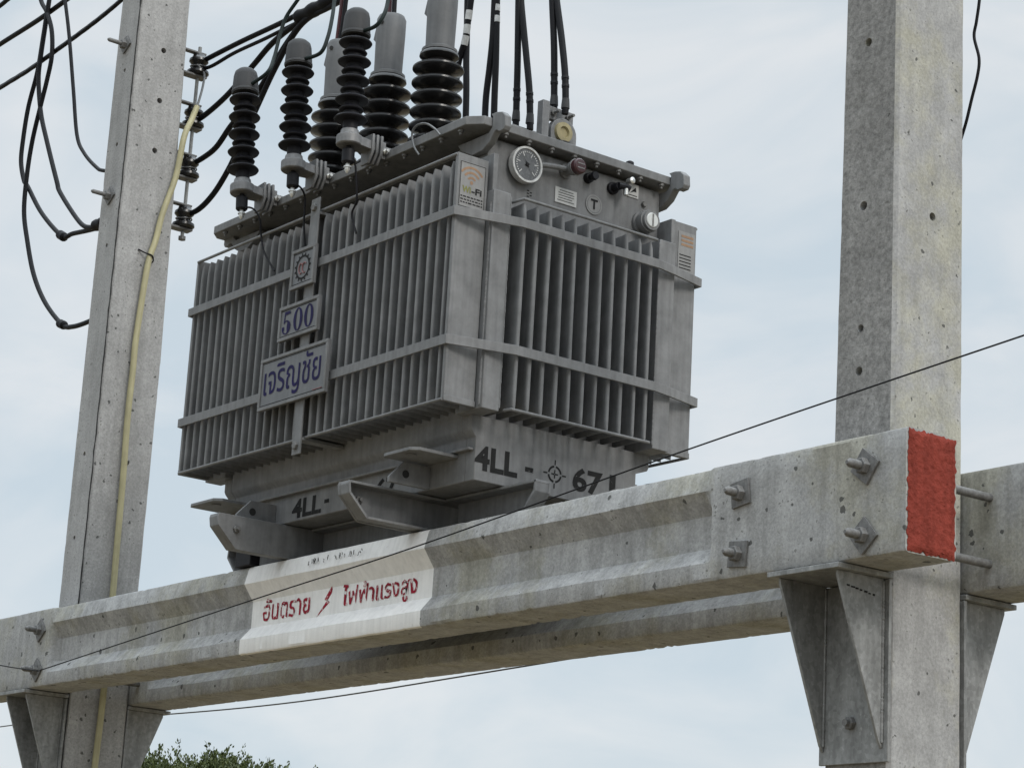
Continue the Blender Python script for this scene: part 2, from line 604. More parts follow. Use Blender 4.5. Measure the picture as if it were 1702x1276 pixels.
# ------------------------------------------------------------------ concrete beams
def beam(name, y0, y1, x_l, x_r, z_top, z_bot, label, painted=False, seed=0):
    """a precast beam with a shallow trough cast into both long faces between the bolt blocks"""
    H = z_top - z_bot
    k = H / 0.385
    xs = set()
    x = x_l
    while x < x_r:
        xs.add(round(x, 4))
        x += 0.016
    for e in (-5.66, -5.61, -0.90, -0.862, -3.83, -2.5, x_r, x_r - 0.012):
        xs.add(e)
    xs = sorted(v for v in xs if x_l <= v <= x_r)
    sec = [(0.014, 0), (0.004, -0.004), (0, -0.014), (0, -0.078), (1, -0.150), (1, -0.262), (0, -0.320), (0, -0.372), (0.004, -0.381), (0.013, -0.385)]
    n = len(sec)

    def nz(a, b, f=9.0):
        return noise.noise(Vector((a * f, b * 3.1 + seed * 11.3, seed)))

    verts, rings = [], []
    W = y1 - y0
    for x in xs:
        dpt = 0.0
        if -5.66 < x < -0.862:
            dpt = 0.05 * max(0, min(1, (x + 5.66) / 0.05, (-0.862 - x) / 0.038))
        ring = []
        for side in (0, 1):
            pts = sec if side == 0 else sec[::-1]
            for i, (d, z) in enumerate(pts):
                idx = i if side == 0 else n - 1 - i
                yy = d * dpt if d == 1 else d
                if idx == 2:
                    yy += 0.016 * dpt / 0.05
                elif idx in (0, 1):
                    yy += 0.018 * dpt / 0.05
                zz = z * k
                if idx in (3, 6):
                    yy = 0.0
                    zz += nz(x, idx, 3) * 0.003
                if idx in (0, 1, 2):
                    zz += nz(x, idx + side * 7, 5) * 0.0015 - max(0, nz(x, 20 + side, 16) - 0.36) * 0.012
                if idx in (7, 8, 9):
                    chip = max(0, nz(x, 30 + side, 30) - 0.22) * 0.014 * (0.5 + max(0, nz(x, 77, 1.3)) * 2.4)
                    zz += nz(x, idx + side * 5, 10) * 0.0012 + chip
                    yy += chip * 0.5
                yy += nz(x, idx + 50, 4) * 0.0014
                y = y0 + yy if side == 0 else y1 - yy
                ring.append(len(verts))
                verts.append((x, y, z_top + zz))
        rings.append(ring)
    m = MB()
    m.v = verts
    for a in range(len(rings) - 1):
        xa = (xs[a] + xs[a + 1]) / 2
        for i in range(2 * n):
            j = (i + 1) % (2 * n)
            m.f.append((rings[a][i], rings[a][j], rings[a + 1][j], rings[a + 1][i]))
            m.mi.append(1 if (painted and -3.83 < xa < -2.5 and i < n - 1) else 0)
    m.f.append(tuple(rings[0]))
    m.f.append(tuple(reversed(rings[-1])))
    m.mi += [0, 0]
    o = m.build(name, [M['concrete'], M['white']], smooth=28, origin=((x_l + x_r) / 2, (y0 + y1) / 2, z_bot))
    return tag(o, label, 'concrete beam')


front = beam('concrete_beam', 0.0, 0.22, -6.9, 0.0, 0.0, -0.385,
             'near concrete beam with a white danger panel and a red painted end', True, 1)
back = beam('concrete_beam', 0.562, 0.80, -6.9, 0.05, -0.002, -0.402,
            'far concrete beam behind the two poles, without paint', False, 2)

# red paint daubed on the near beam's end
m = MB()
ny, nzz = 44, 76
gv = []
for i in range(ny + 1):
    for j in range(nzz + 1):
        y = 0.006 + 0.208 * i / ny
        z = -0.006 - 0.375 * j / nzz
        ex = min(1, min(i, ny - i) / 3.0, min(j, nzz - j) / 3.0)
        edge = 1 - min(1, min(i, ny - i, j, nzz - j) / 5)
        x = 0.0015 + 0.006 * ex + noise.noise(Vector((y * 50, z * 50, 3))) * 0.0025 * ex + noise.noise(Vector((y * 170, z * 170, 8))) * 0.0035 * ex
        y += edge * noise.noise(Vector((z * 45, i, 1))) * 0.012
        z += edge * noise.noise(Vector((y * 60, j, 5))) * 0.013
        gv.append((x, y, z))
m.v = gv
for i in range(ny):
    for j in range(nzz):
        a = i * (nzz + 1) + j
        m.f.append((a, a + 1, a + nzz + 2, a + nzz + 1))
        m.mi.append(0)
m.build('end_paint', M['red_end'], front, smooth=60)

# hand-stencilled Thai warning on the trough floor
T1 = dict(xdir=(1, 0, 0), updir=(0, 0, 1))
lettering('warning_lettering', 'อันตราย', M['red'], front, (-3.735, 0.0492, -0.242), width=0.365, height=0.096, bold=0.012, wobble=0.007, **T1)
lettering('warning_lettering', 'ไฟฟ้าแรงสูง', M['red'], front, (-3.125, 0.0492, -0.2615), width=0.525, height=0.112, bold=0.012, wobble=0.007, **T1)
m = MB()
zz = [(-3.205, -0.135), (-3.268, -0.205), (-3.246, -0.198), (-3.315, -0.262), (-3.235, -0.206), (-3.256, -0.212), (-3.214, -0.168), (-3.228, -0.174)]
m.prism([(-3.205, -0.138), (-3.262, -0.196), (-3.240, -0.200), (-3.312, -0.262), (-3.222, -0.208), (-3.243, -0.202), (-3.212, -0.172)], 'y', 0.0480, 0.0515)
m.build('lightning_mark', M['red'], front, smooth=0)
# crumbs of mortar left along the top edge
m = MB()
for xa, xb in ((-1.75, -0.24), (-6.8, -5.75)):
    top, n0 = [], len(m.v)
    x = xa
    while x < xb:
        e = min(1, (x - xa) / .1, (xb - x) / .1)
        h = max(0.0008, 0.010 * e * (0.35 + noise.noise(Vector((x * 3.2, 1, 7))) + .6 * noise.noise(Vector((x * 15, 4, 7)))))
        top.append((x, h))
        x += 0.012
    poly = [(x, 0.0006) for x, h in reversed(top)]
    k = len(top)
    vs = []
    for yy, hh in ((0.030, 0.0), (0.045, 1.0), (0.075, 0.9), (0.095, 0.0)):
        vs += [(x, yy, max(-0.0012, h * hh - 0.001)) for x, h in top]
    fs = [(r * k + i, r * k + i + 1, (r + 1) * k + i + 1, (r + 1) * k + i) for r in range(3) for i in range(k - 1)]
    m.add(vs, fs)
    m.build('mortar_crust', M['pole_rough'], front, smooth=30)
    m = MB()
# pencilled scribble on the panel's upper band
m = MB()
random.seed(3)
x = -3.33
while x < -2.93:
    w = random.uniform(0.008, 0.016)
    p = [(x + random.uniform(0, w), -0.0008, -0.040 + random.uniform(-0.014, 0.014)) for _ in range(4)]
    if random.random() < 0.8:
        m.tube(p, 0.0011, 5, smooth=3)
    x += w + random.choice((0.001, 0.002, 0.012))
m.build('pen_scribble', M['ink_black'], front, smooth=0)


# ------------------------------------------------------------------ concrete poles
def pole(name, corners, zs, label, mats, seed, holes):
    """corners(z) -> x0, x1, y0, y1"""
    m = MB()
    c = 0.012
    rings = []
    z0, z1 = zs
    nzs = int((z1 - z0) / 0.03)
    for q in range(nzs + 1):
        z = z0 + (z1 - z0) * q / nzs
        x0, x1, y0, y1 = corners(z)

        def j(i):
            return noise.noise(Vector((i * 5.7, z * 7, seed))) * 0.0022 + max(0, noise.noise(Vector((i * 3.3, z * 26, seed + 4))) - .3) * 0.010
        pts = [(x0 + c, y0), (x1 - c, y0), (x1, y0 + c), (x1, y1 - c), (x1 - c, y1), (x0 + c, y1), (x0, y1 - c), (x0, y0 + c)]
        cx, cy = (x0 + x1) / 2, (y0 + y1) / 2
        ring = []
        for i, (x, y) in enumerate(pts):
            s = 1 - j(i) * 4
            ring.append(len(m.v))
            m.v.append((cx + (x - cx) * s, cy + (y - cy) * s, z))
        rings.append(ring)
    for a in range(len(rings) - 1):
        for i in range(8):
            k = (i + 1) % 8
            m.f.append((rings[a][i], rings[a][k], rings[a + 1][k], rings[a + 1][i]))
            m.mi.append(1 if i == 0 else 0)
    m.f.append(tuple(rings[0]))
    m.f.append(tuple(rings[-1]))
    m.mi += [0, 0]
    x0, x1, y0, y1 = corners(GZ)
    o = m.build(name, mats, smooth=30, origin=((x0 + x1) / 2, (y0 + y1) / 2, GZ))
    bore(o, holes)
    return tag(o, label, 'utility pole', 'concrete poles carrying the transformer platform')


HY, HX = (0, 1, 0), (-1, 0, 0)
right_pole = pole('concrete_pole', lambda z: (-0.537 + 0.0135 * (z - 0.144), -0.270, 0.224, 0.552), (GZ, 6.2),
                  'right concrete pole with a rough dark near face and a paler side face', [M['pole'], M['pole_rough']], 3,
                  [((-0.405, 0.224, 1.437), HY, 0.013, 0.15), ((-0.415, 0.224, 0.858), HY, 0.014, 0.15), ((-0.419, 0.224, 0.438), HY, 0.011, 0.15),
                   ((-0.424, 0.224, 0.294), HY, 0.013, 0.15), ((-0.270, 0.398, 0.83), HX, 0.012, 0.15), ((-0.270, 0.41, 2.3), HX, 0.012, 0.15)])
left_pole = pole('concrete_pole', lambda z: (-6.055, -5.825, 0.224, 0.556 - max(0, z - 1.4) * 0.017), (GZ, 6.2),
                 'left concrete pole with a yellow conduit strapped to its side', [M['pole_left'], M['pole_left']], 9,
                 [((-5.825, 0.389, 3.103), HX, 0.013, 0.12), ((-5.825, 0.394, 2.816), HX, 0.013, 0.12), ((-5.825, 0.395, 2.532), HX, 0.013, 0.12),
                  ((-5.825, 0.415, 0.826), HX, 0.010, 0.12), ((-5.933, 0.224, 2.972), HY, 0.010, 0.12), ((-5.934, 0.224, 2.548), HY, 0.010, 0.12),
                  ((-5.930, 0.224, 1.981), HY, 0.010, 0.12), ((-5.936, 0.224, 0.855), HY, 0.011, 0.12), ((-5.953, 0.224, 0.419), HY, 0.010, 0.12)])
# ragged casting seam along the left pole's near arris
m = MB()
pts = []
for q in range(150):
    z = -1.4 + 7.0 * q / 149
    pts.append((-5.829 + noise.noise(Vector((z * 9, 1, 2))) * 0.004, 0.2245 + noise.noise(Vector((z * 11, 5, 2))) * 0.003, z))
m.tube(pts, lambda t: 0.0035 + 0.003 * noise.noise(Vector((t * 160, 4, 4))), 5, smooth=0)
m.build('casting_seam', M['hole'], left_pole, smooth=0)


# ------------------------------------------------------------------ steel shelf brackets under the beams
def bracket(x0, x1, wall, out, z_top, label):
    """out: -1 towards the camera side (-Y), +1 to the far side; wall: y of the pole face"""
    t = thing('support_bracket', ((x0 + x1) / 2, wall, z_top), label, 'steel bracket', 'steel brackets carrying the beams')

    def Y(d):
        return wall + out * d
    ys = sorted((Y(0.002), Y(0.014)))
    MB().box(x0 - 0.012, x1 + 0.006, ys[0], ys[1], z_top - 0.585, z_top - 0.022).build('back_plate', M['galv'], t, bevel=0.002)
    ys = sorted((Y(0.002), Y(0.245)))
    MB().box(x0 - 0.025, x1 + 0.012, ys[0], ys[1], z_top - 0.019, z_top - 0.002).build('top_plate', M['galv'], t, bevel=0.002)
    for gx in (x0, x1 - 0.026):
        g_ = MB()
        g_.prism([(Y(0.016), z_top - 0.0195), (Y(0.218), z_top - 0.0195), (Y(0.218), z_top - 0.035), (Y(0.030), z_top - 0.525), (Y(0.016), z_top - 0.545)], 'x', gx, gx + 0.010)
        go_ = g_.build('gusset', M['galv'], t, bevel=0.0015)
        w_ = MB()
        w_.tube([(gx + 0.0115, Y(0.019), z_top - 0.028 - 0.5 * q / 90) for q in range(91)], lambda t_: 0.0042 + 0.0012 * math.sin(t_ * 250) + random.uniform(-.0005, .0005), 6, smooth=0)
        w_.build('weld_bead', M['galv'], go_, smooth=40)
    b = MB()
    xm = (x0 + x1) / 2 - 0.01
    b.hexnut((xm, Y(0.0145), z_top - 0.46), (0, out, 0), 0.021, 0.017)
    b.cyl((xm, Y(0.0150), z_top - 0.46), (xm, Y(0.045), z_top - 0.46), 0.011)
    b.build('anchor_bolt', M['bolt'], t, smooth=30)
    return t


br = bracket(-0.545, -0.268, 0.224, -1, -0.387, 'galvanised bracket under the near beam at the right pole')
m = MB()
random.seed(11)
for q in range(7):
    yy = 0.045 + q * 0.019
    m.box(-0.2841, -0.2826, yy, yy + random.uniform(0.008, 0.017), -0.451 - q * 0.0025, -0.446 - q * 0.0025 + random.uniform(-.002, .002))
m.build('stamp_mark', M['ink_black'], br, smooth=0)
bracket(-0.545, -0.268, 0.552, 1, -0.404, 'galvanised bracket under the far beam at the right pole')
bracket(-6.075, -5.835, 0.224, -1, -0.387, 'galvanised bracket under the near beam at the left pole')
bracket(-6.075, -5.835, 0.556, 1, -0.404, 'galvanised bracket under the far beam at the left pole')


# ------------------------------------------------------------------ through bolts
def through_bolt(x, z, rot, label, stub=0.085, group='long bolts clamping the two beams to the poles'):
    t = thing('through_bolt', (x, 0.0, z), label, 'bolt', group)

    def washer(y0, y1, a, s=0.0425):
        p = []
        for k in range(4):
            aa = a + math.pi / 4 + k * math.pi / 2
            p.append((x + math.cos(aa) * s * 1.414, z + math.sin(aa) * s * 1.414))
        return MB().prism(p, 'y', y0, y1)
    washer(-0.0095, -0.0015, rot).build('square_washer', M['bolt'], t, bevel=0.001)
    washer(0.8015, 0.809, rot + .3).build('square_washer', M['bolt'], t, bevel=0.001)
    m = MB()
    prof = [(0, 0.006), (0.012, 0.0135)]
    L = 0.93 + stub
    y = 0.014
    while y < stub - 0.012:
        prof += [(y, 0.0146), (y + 0.0025, 0.0128)]
        y += 0.005
    prof += [(stub - 0.01, 0.0142), (L - 0.01, 0.0142), (L, 0.008)]
    m.lathe((x, -stub, z), (0, 1, 0), prof, 14)
    m.build('threaded_rod', M['bolt'], t, smooth=50)
    MB().hexnut((x, -0.0100, z), (0, -1, 0), 0.026, 0.022).build('nut', M['bolt'], t, smooth=30)
    MB().hexnut((x, 0.8095, z), (0, 1, 0), 0.026, 0.022).build('nut', M['bolt'], t, smooth=30)
    return t


through_bolt(-0.165, -0.103, R(45 + 8), 'upper bolt with a tilted diamond washer beside the red beam end')
through_bolt(-0.168, -0.318, R(45 - 4), 'lower bolt with a tilted diamond washer beside the red beam end')
through_bolt(-0.721, -0.111, R(8), 'upper bolt with a square washer next to the trough of the near beam', 0.075)
through_bolt(-0.726, -0.310, R(-5), 'lower bolt with a square washer next to the trough of the near beam', 0.07)
through_bolt(-5.753, -0.105, R(38), 'upper bolt on the near beam in front of the left pole')
through_bolt(-5.747, -0.302, R(48), 'lower bolt on the near beam at the left pole, touched by the span wire')


def pole_bolt(x, z, label, a):
    t = thing('pole_bolt', (x, 0.224, z), label, 'bolt', 'short bolts high on the left pole')
    p = [(x + math.cos(a + k * math.pi / 2) * 0.06, z + math.sin(a + k * math.pi / 2) * 0.052) for k in range(4)]
    MB().prism(p, 'y', 0.214, 0.222).build('square_washer', M['bolt'], t, bevel=0.001)
    MB().hexnut((x, 0.2135, z), (0, -1, 0), 0.026, 0.022).build('nut', M['bolt'], t, smooth=30)
    MB().lathe((x, 0.212, z), (0, -1, 0), [(0, 0.012), (0.09, 0.0115), (0.1, 0.006)], 12).build('threaded_rod', M['bolt'], t, smooth=50)


pole_bolt(-5.945, 3.123, 'bolt with a square washer near the top of the left pole', R(80))
pole_bolt(-5.948, 2.262, 'bolt with a square washer halfway up the left pole, above the loose cable ends', R(85))

# ------------------------------------------------------------------ transformer
TX = thing('transformer', (-3.11, 0.41, 0.0), 'grey finned oil transformer standing on the two concrete beams', 'transformer')
P = M['paint']
XL, XR = -4.02, -2.20          # tank end walls
YF, YB = -0.03, 0.855          # tank long walls
# tank: full width above, narrower foot below
foot = [(YF, 1.372), (YF, 0.345), (YF + 0.006, 0.333), (-0.004, 0.312), (-0.004, 0.1465), (0.79, 0.1465), (0.79, 0.312), (YB - 0.006, 0.333), (YB, 0.345), (YB, 1.372)]
tank = MB().prism(foot, 'x', XL + 0.06, XR - 0.06).build('tank', P, TX, bevel=0.004)
low_p = [(YF, 0.398)] + foot[1:-1] + [(YB, 0.398)]
for xa, xb in ((XL, XL + 0.0598), (XR - 0.0598, XR)):
    MB().prism(low_p, 'x', xa, xb).build('tank_foot', P, tank, bevel=0.003)
    MB().box(xa, xb, YF, YB, 1.247, 1.512).build('tank_neck', P, tank, bevel=0.003)
# rolled seam along the tank's lower edge and a doubler under it
m = MB()
m.box(XL + .03, XR - .012, -0.028, -0.0045, 0.262, 0.272)
m.box(XL + .03, XR - .012, 0.7905, 0.81, 0.262, 0.272)
m.build('foot_flange', P, TX, bevel=0.002)
MB().box(-3.82, -2.401, 0.10, 0.725, 1.3725, 1.512).build('tank_neck', P, tank, bevel=0.003)  # neck shape set back to deepen the shade under the lid
for xa, xb in ((-3.9598, -3.8202), (-2.4, -2.2602)):
    MB().box(xa, xb, YF, YB, 1.3725, 1.512).build('tank_neck', P, tank, bevel=0.003)
MB().box(-3.99, -2.235, 0.02, 0.80, 1.5125, 1.5315).build('tank_rim', P, TX, bevel=0.002)
c = 0.05
lid_o = [(-4.17, -0.10), (-4.12, -0.145), (-2.20, -0.145), (-2.142, -0.095), (-2.142, 0.885), (-2.19, 0.925), (-4.12, 0.925), (-4.17, 0.88)]
lid = MB().prism(lid_o, 'z', 1.532, 1.568).build('lid', P, TX, bevel=0.003)


def lid_bolt(x, y):
    b = MB()
    b.lathe((x, y, 1.5315), (0, 0, -1), [(0, 0.012), (0.010, 0.012), (0.011, 0.0065), (0.021, 0.006)], 8)
    return b.build('lid_bolt', M['bolt'], lid, smooth=30)


first_bolt = lid_bolt(-4.05, -0.125)


def more_bolt(x, y):
    b = first_bolt.copy()
    COL.objects.link(b)
    b.parent = lid
    b.location = (x + 4.05, y + 0.125, 0)


for k in range(1, 15):
    more_bolt(-4.05 + k * 0.128, -0.125)
for k in range(8):
    more_bolt(-2.157, 0.02 + k * 0.115)


def fin_bank(face, tips, root, centres, z0, z1, t, parent):
    """corrugated cooling fins; face 'y' = long sides, 'x' = short ends"""
    m = MB()
    s = 1 if tips > root else -1
    for c in centres:
        w = t * random.uniform(0.44, 0.54)
        c += random.uniform(-0.0022, 0.0022)
        lean = random.uniform(-0.005, 0.005)
        bow = random.uniform(-0.003, 0.003)
        neck = w * 0.42  # undercut behind the tip, shaped to darken the gaps between fins
        prof = [(-neck, root), (-neck, tips - s * max(w * 3.4, 0.032)), (-w, tips - s * w * 1.5)]
        for a in (150, 120, 90, 60, 30):
            prof.append((math.cos(R(a)) * w, tips - s * w * 1.1 + s * math.sin(R(a)) * w * 1.05))
        prof += [(w, tips - s * w * 1.5), (neck, tips - s * max(w * 3.4, 0.032)), (neck, root)]
        n = len(prof)
        levels = [(z0, 0.55), (z0 + 0.014, 0.9), (z0 + 0.05, 1.0), (z0 * .6 + z1 * .4, 1.04), (z1 - 0.075, 1.0), (z1 - 0.03, 0.92), (z1 - 0.004, 0.35)]
        vs = []
        for z, k in levels:
            for u, d in prof:
                uu = c + u * k + lean * (z - z0) + bow * math.sin((z - z0) / (z1 - z0) * math.pi)
                dd = d if z > z0 + 0.001 else d
                if z > z1 - 0.05:
                    dd = root + (d - root) * (0.985 if z < z1 - 0.01 else 0.95)
                vs.append((uu, dd, z) if face == 'y' else (dd, uu, z))
        fs = []
        for i in range(len(levels) - 1):
            for k in range(n - 1):
                fs.append((i * n + k, i * n + k + 1, (i + 1) * n + k + 1, (i + 1) * n + k))
        fs.append(tuple(range(n)))
        q = (len(levels) - 1) * n
        fs.append(tuple(range(q, q + n)))
        m.add(vs, fs)
    return m.build('fin_bank', P, parent, smooth=40)


def rail(pts, parent, r=0.0065, name='fin_rail'):
    return MB().tube(pts, r, 8, smooth=0).build(name, P, parent, smooth=60)


NF = 33
cx = [-4.085 + (k + 0.35) * (1.945 / NF) for k in range(NF)]
bank_f = fin_bank('y', -0.218, YF, cx, 0.412, 1.362, 0.0148, TX)
rail([(-4.10, -0.219, 1.3745), (-2.133, -0.219, 1.3745)], bank_f)
rail([(-4.10, -0.219, 0.4065), (-2.133, -0.219, 0.4065)], bank_f)
bank_b = fin_bank('y', 1.00, YB, cx, 0.412, 1.362, 0.0148, TX)
rail([(-4.10, 1.003, 1.3745), (-2.133, 1.003, 1.3745)], bank_b)
rail([(-4.10, 1.003, 0.4065), (-2.133, 1.003, 0.4065)], bank_b)
cy = [0.066 + k * 0.0648 for k in range(11)]
bank_r = fin_bank('x', -2.062, XR - 0.06, cy, 0.412, 1.238, 0.017, TX)
rail([(-2.185, 0.045, 1.246), (-2.064, 0.058, 1.246), (-2.062, 0.40, 1.246), (-2.062, 0.735, 1.246)], bank_r)
rail([(-2.10, 0.045, 0.4075), (-2.064, 0.052, 0.4075), (-2.062, 0.40, 0.4075), (-2.062, 0.735, 0.4075)], bank_r)
bank_l = fin_bank('x', -4.158, XL + 0.06, cy, 0.412, 1.238, 0.017, TX)

# flat end plates that close the long fin banks, and the corner channels between the banks
for xa, xb in ((-2.146, -2.131), (-4.106, -4.092)):
    for ya, yb in ((-0.219, -0.072), (0.862, 1.003)):
        m = MB()
        m.box(xa, xb, ya, yb, 0.402, 1.382)
        sgn = 1 if xa > -3 else -1
        xo = xb if sgn > 0 else xa
        m.box(min(xo, xo + sgn * 0.006), max(xo, xo + sgn * 0.006), ya + .001, yb - .001, 0.4005, 0.424)
        m.box(min(xo, xo + sgn * 0.004), max(xo, xo + sgn * 0.004), ya + .001, ya + .012, 0.4245, 1.381)
        m.build('end_plate', P, TX, bevel=0.002)
random.seed(5)
for xo, sgn in ((XR, 1), (XL, -1)):
    for ya, yb, ztop in ((-0.068, 0.014, 1.262), (0.775, 0.858, 1.266)):
        xa, xb = sorted((xo - sgn * 0.059, xo + sgn * 0.110))
        m = MB()
        m.box(xa, xb, ya, yb, 0.396, ztop)
        ch = m.build('corner_channel', P, TX, bevel=0.003)
        w_ = MB()
        ye = yb + 0.001 if ya < 0.3 else ya - 0.001
        w_.tube([(xo + sgn * 0.1085, ye, 0.41 + 0.84 * q / 160) for q in range(161)], lambda t_: 0.0022 + random.uniform(0, .0022), 6, smooth=0)
        w_.build('weld_bead', P, ch, smooth=50)
        w_ = MB()
        w_.tube([(xo + sgn * 0.095, ya - 0.001 if ya < .3 else yb + .001, 0.41 + 0.80 * q / 160) for q in range(161)], lambda t_: 0.0042 + random.uniform(-.0015, .0015), 6, smooth=0)
        w_.build('weld_bead', P, ch, smooth=50)
        xa, xb = sorted((xo + sgn * 0.0015, xo + sgn * 0.085))
        yp = (ya + 0.006, ya + 0.020) if ya < 0.3 else (yb - 0.008, yb + 0.006)
        p_ = MB()
        p_.box(xa, xb, yp[0], yp[1], ztop + 0.002, 1.415 if ya < 0.3 else 1.378)
        p_.box(*sorted((xo + sgn * 0.0855, xo + sgn * 0.093)), yp[0] - 0.003, yp[1] + 0.004, ztop + 0.002, 1.412 if ya < 0.3 else 1.375)
        p_.build('corner_post', P, TX, bevel=0.002)

# two flat bands wrapped round all fin banks
def band(z0, z1):
    ring = [(-4.118, -0.2265), (-2.118, -0.2265), (-2.050, 0.045), (-2.050, 0.735), (-2.070, 0.835), (-2.112, 1.012), (-4.118, 1.012), (-4.166, 0.80), (-4.166, 0.0)]
    cxy = Vector((-3.11, 0.39))
    m = MB()
    n = len(ring)
    vs = []
    for z in (z0, z1):
        for k in (0, 1):
            for i, p in enumerate(ring):
                a, b = Vector(ring[i - 1]), Vector(ring[(i + 1) % n])
                q = Vector(p)
                nn = ((q - a).normalized() + (b - q).normalized()).normalized()
                nn = Vector((nn.y, -nn.x))
                o = q + nn * (0.010 if k else 0.0)
                vs.append((o.x, o.y, z))
    fs = []
    for i in range(n):
        j = (i + 1) % n
        fs += [(i, j, n + j, n + i), (2 * n + i, 2 * n + j, 3 * n + j, 3 * n + i), (n + i, n + j, 3 * n + j, 3 * n + i), (i, j, 2 * n + j, 2 * n + i)]
    m.add(vs, fs)
    return m.build('clamp_band', P, TX, bevel=0.0015, smooth=20)


band(1.122, 1.158)
band(0.614, 0.652)

# vertical strap carrying the name plates
m = MB()
m.box(-3.131, -3.068, -0.2445, -0.2375, 0.335, 1.425)
st = m.build('plate_strap', P, TX, bevel=0.002)
for zb in (0.372, 1.385):
    MB().hexnut((-3.10, -0.2450, zb), (0, -1, 0), 0.017, 0.012).build('strap_bolt', M['bolt'], st, smooth=30)
for za in (0.40, 1.36):
    MB().box(-3.125, -3.074, -0.2370, -0.03 if za > 1 else -0.005, za - 0.006, za + 0.006).build('strap_tab', P, st, bevel=0.001)


def name_plate(x0, x1, z0, z1, label=None):
    o = MB().box(x0, x1, -0.2595, -0.2455, z0, z1).build('name_plate', M['plate'], TX, bevel=0.002, label=label)
    e = 0.014
    m = MB()
    yf = -0.2645
    m.box(x0, x1, yf, -0.2600, z1 - e, z1)
    m.box(x0, x1, yf, -0.2600, z0, z0 + e)
    m.box(x0, x0 + e, yf, -0.2600, z0 + e + .0003, z1 - e - .0003)
    m.box(x1 - e, x1, yf, -0.2600, z0 + e + .0003, z1 - e - .0003)
    m.build('plate_frame', P, o, bevel=0.0015)
    m = MB()
    m.box(x0 + e + .004, x1 - e - .004, -0.2606, -0.2598, z0 + e + .004, z0 + e + .0065)
    m.box(x0 + e + .004, x1 - e - .004, -0.2606, -0.2598, z1 - e - .0065, z1 - e - .004)
    m.build('border_line', M['ink_black'], o, smooth=0)
    return o


FT = dict(xdir=(1, 0, 0), updir=(0, 0, 1))
pl = name_plate(-3.222, -3.045, 1.045, 1.215, 'small square name plate with a toothed wheel emblem')
gear = []
NT = 15
for k in range(NT):
    for da, rr in ((0.0, .062), (.25, .062), (.32, .053), (.92, .053)):
        a = 2 * math.pi * (k + da) / NT
        gear.append((rr * math.cos(a), rr * math.sin(a)))
m = MB()
gc = (-3.134, 1.130)
n = len(gear)
vs = [(gc[0] + x, -0.2608, gc[1] + z) for x, z in gear] + [(gc[0] + 0.044 * math.cos(math.atan2(z, x)), -0.2608, gc[1] + 0.044 * math.sin(math.atan2(z, x))) for x, z in gear]
m.add(vs, [(i, (i + 1) % n, n + (i + 1) % n, n + i) for i in range(n)])
m.build('gear_emblem', M['ink_black'], pl, smooth=0)
m = MB()
for sx in (-0.013, 0.013):
    pts = []
    for a in range(45, 320, 25):
        pts.append((gc[0] + sx + 0.015 * math.cos(R(a)), -0.2612, gc[1] + 0.022 * math.sin(R(a)) - 0.004))
    m.tube(pts, 0.0028, 6, smooth=2)
m.build('emblem_letters', M['dull_red'], pl)
pl = name_plate(-3.285, -2.985, 0.834, 0.982, 'middle name plate reading 500')
yl = -0.2612
for cx_ in (-3.138, -3.056):
    m = MB()
    vs = []
    for q in range(36):
        a_ = 2 * math.pi * q / 36
        vs.append((cx_ + 0.034 * math.cos(a_), yl, 0.908 + 0.0495 * math.sin(a_)))
    for q in range(36):
        a_ = 2 * math.pi * q / 36
        vs.append((cx_ + 0.0150 * math.cos(a_), yl, 0.908 + 0.0445 * math.sin(a_)))
    m.add(vs, [(q, (q + 1) % 36, 36 + (q + 1) % 36, 36 + q) for q in range(36)])
    m.build('plate_numeral', M['ink_blue'], pl, smooth=0)
m = MB()
c5, r5 = (-3.226, 0.889), 0.0285
vs, K5 = [], 22
for q in range(K5 + 1):
    a_ = R(128 - q * 318 / K5)
    w5 = 0.0035 + 0.0095 * max(0, math.cos(a_)) + (0.004 if q > K5 - 3 else 0)
    vs.append((c5[0] + (r5 + 0.004) * math.cos(a_), yl, c5[1] + (r5 + 0.002) * math.sin(a_)))
    vs.append((c5[0] + (r5 + 0.002 - 2 * w5) * math.cos(a_), yl, c5[1] + (r5 - 0.003) * math.sin(a_)))
m.add(vs, [(2 * q, 2 * q + 1, 2 * q + 3, 2 * q + 2) for q in range(K5)])
vs = [(-3.247, 0.908), (-3.242, 0.957), (-3.202, 0.957), (-3.197, 0.945), (-3.236, 0.943), (-3.240, 0.906)]
m.add([(x, yl - 0.0002, z) for x, z in vs], [(0, 1, 4, 5), (1, 2, 3, 4)])
m.build('plate_numeral', M['ink_blue'], pl, smooth=0)
pl = name_plate(-3.400, -2.890, 0.558, 0.778, 'wide name plate with a Thai word in dark blue')
lettering('plate_lettering', 'เจริญชัย', M['ink_blue'], pl, (-3.365, -0.2598, 0.590), width=0.43, height=0.165, bold=0.004, **FT)
MB().box(-2.985, -2.915, -0.2610, -0.2600, 0.5795, 0.583).build('red_line', M['dull_red'], pl, smooth=0)

# stencilled numbers on the foot
ST = dict(xdir=(0, 1, 0), updir=(0, 0, 1))
x_ = XR + 0.0002


def stencil(body, y, z, w, h, **k):
    lettering('stencil_lettering', body, M['ink_stencil'], TX, (x_, y, z), (0, 1, 0), (0, 0, 1), w, h, bold=0.035, **k)


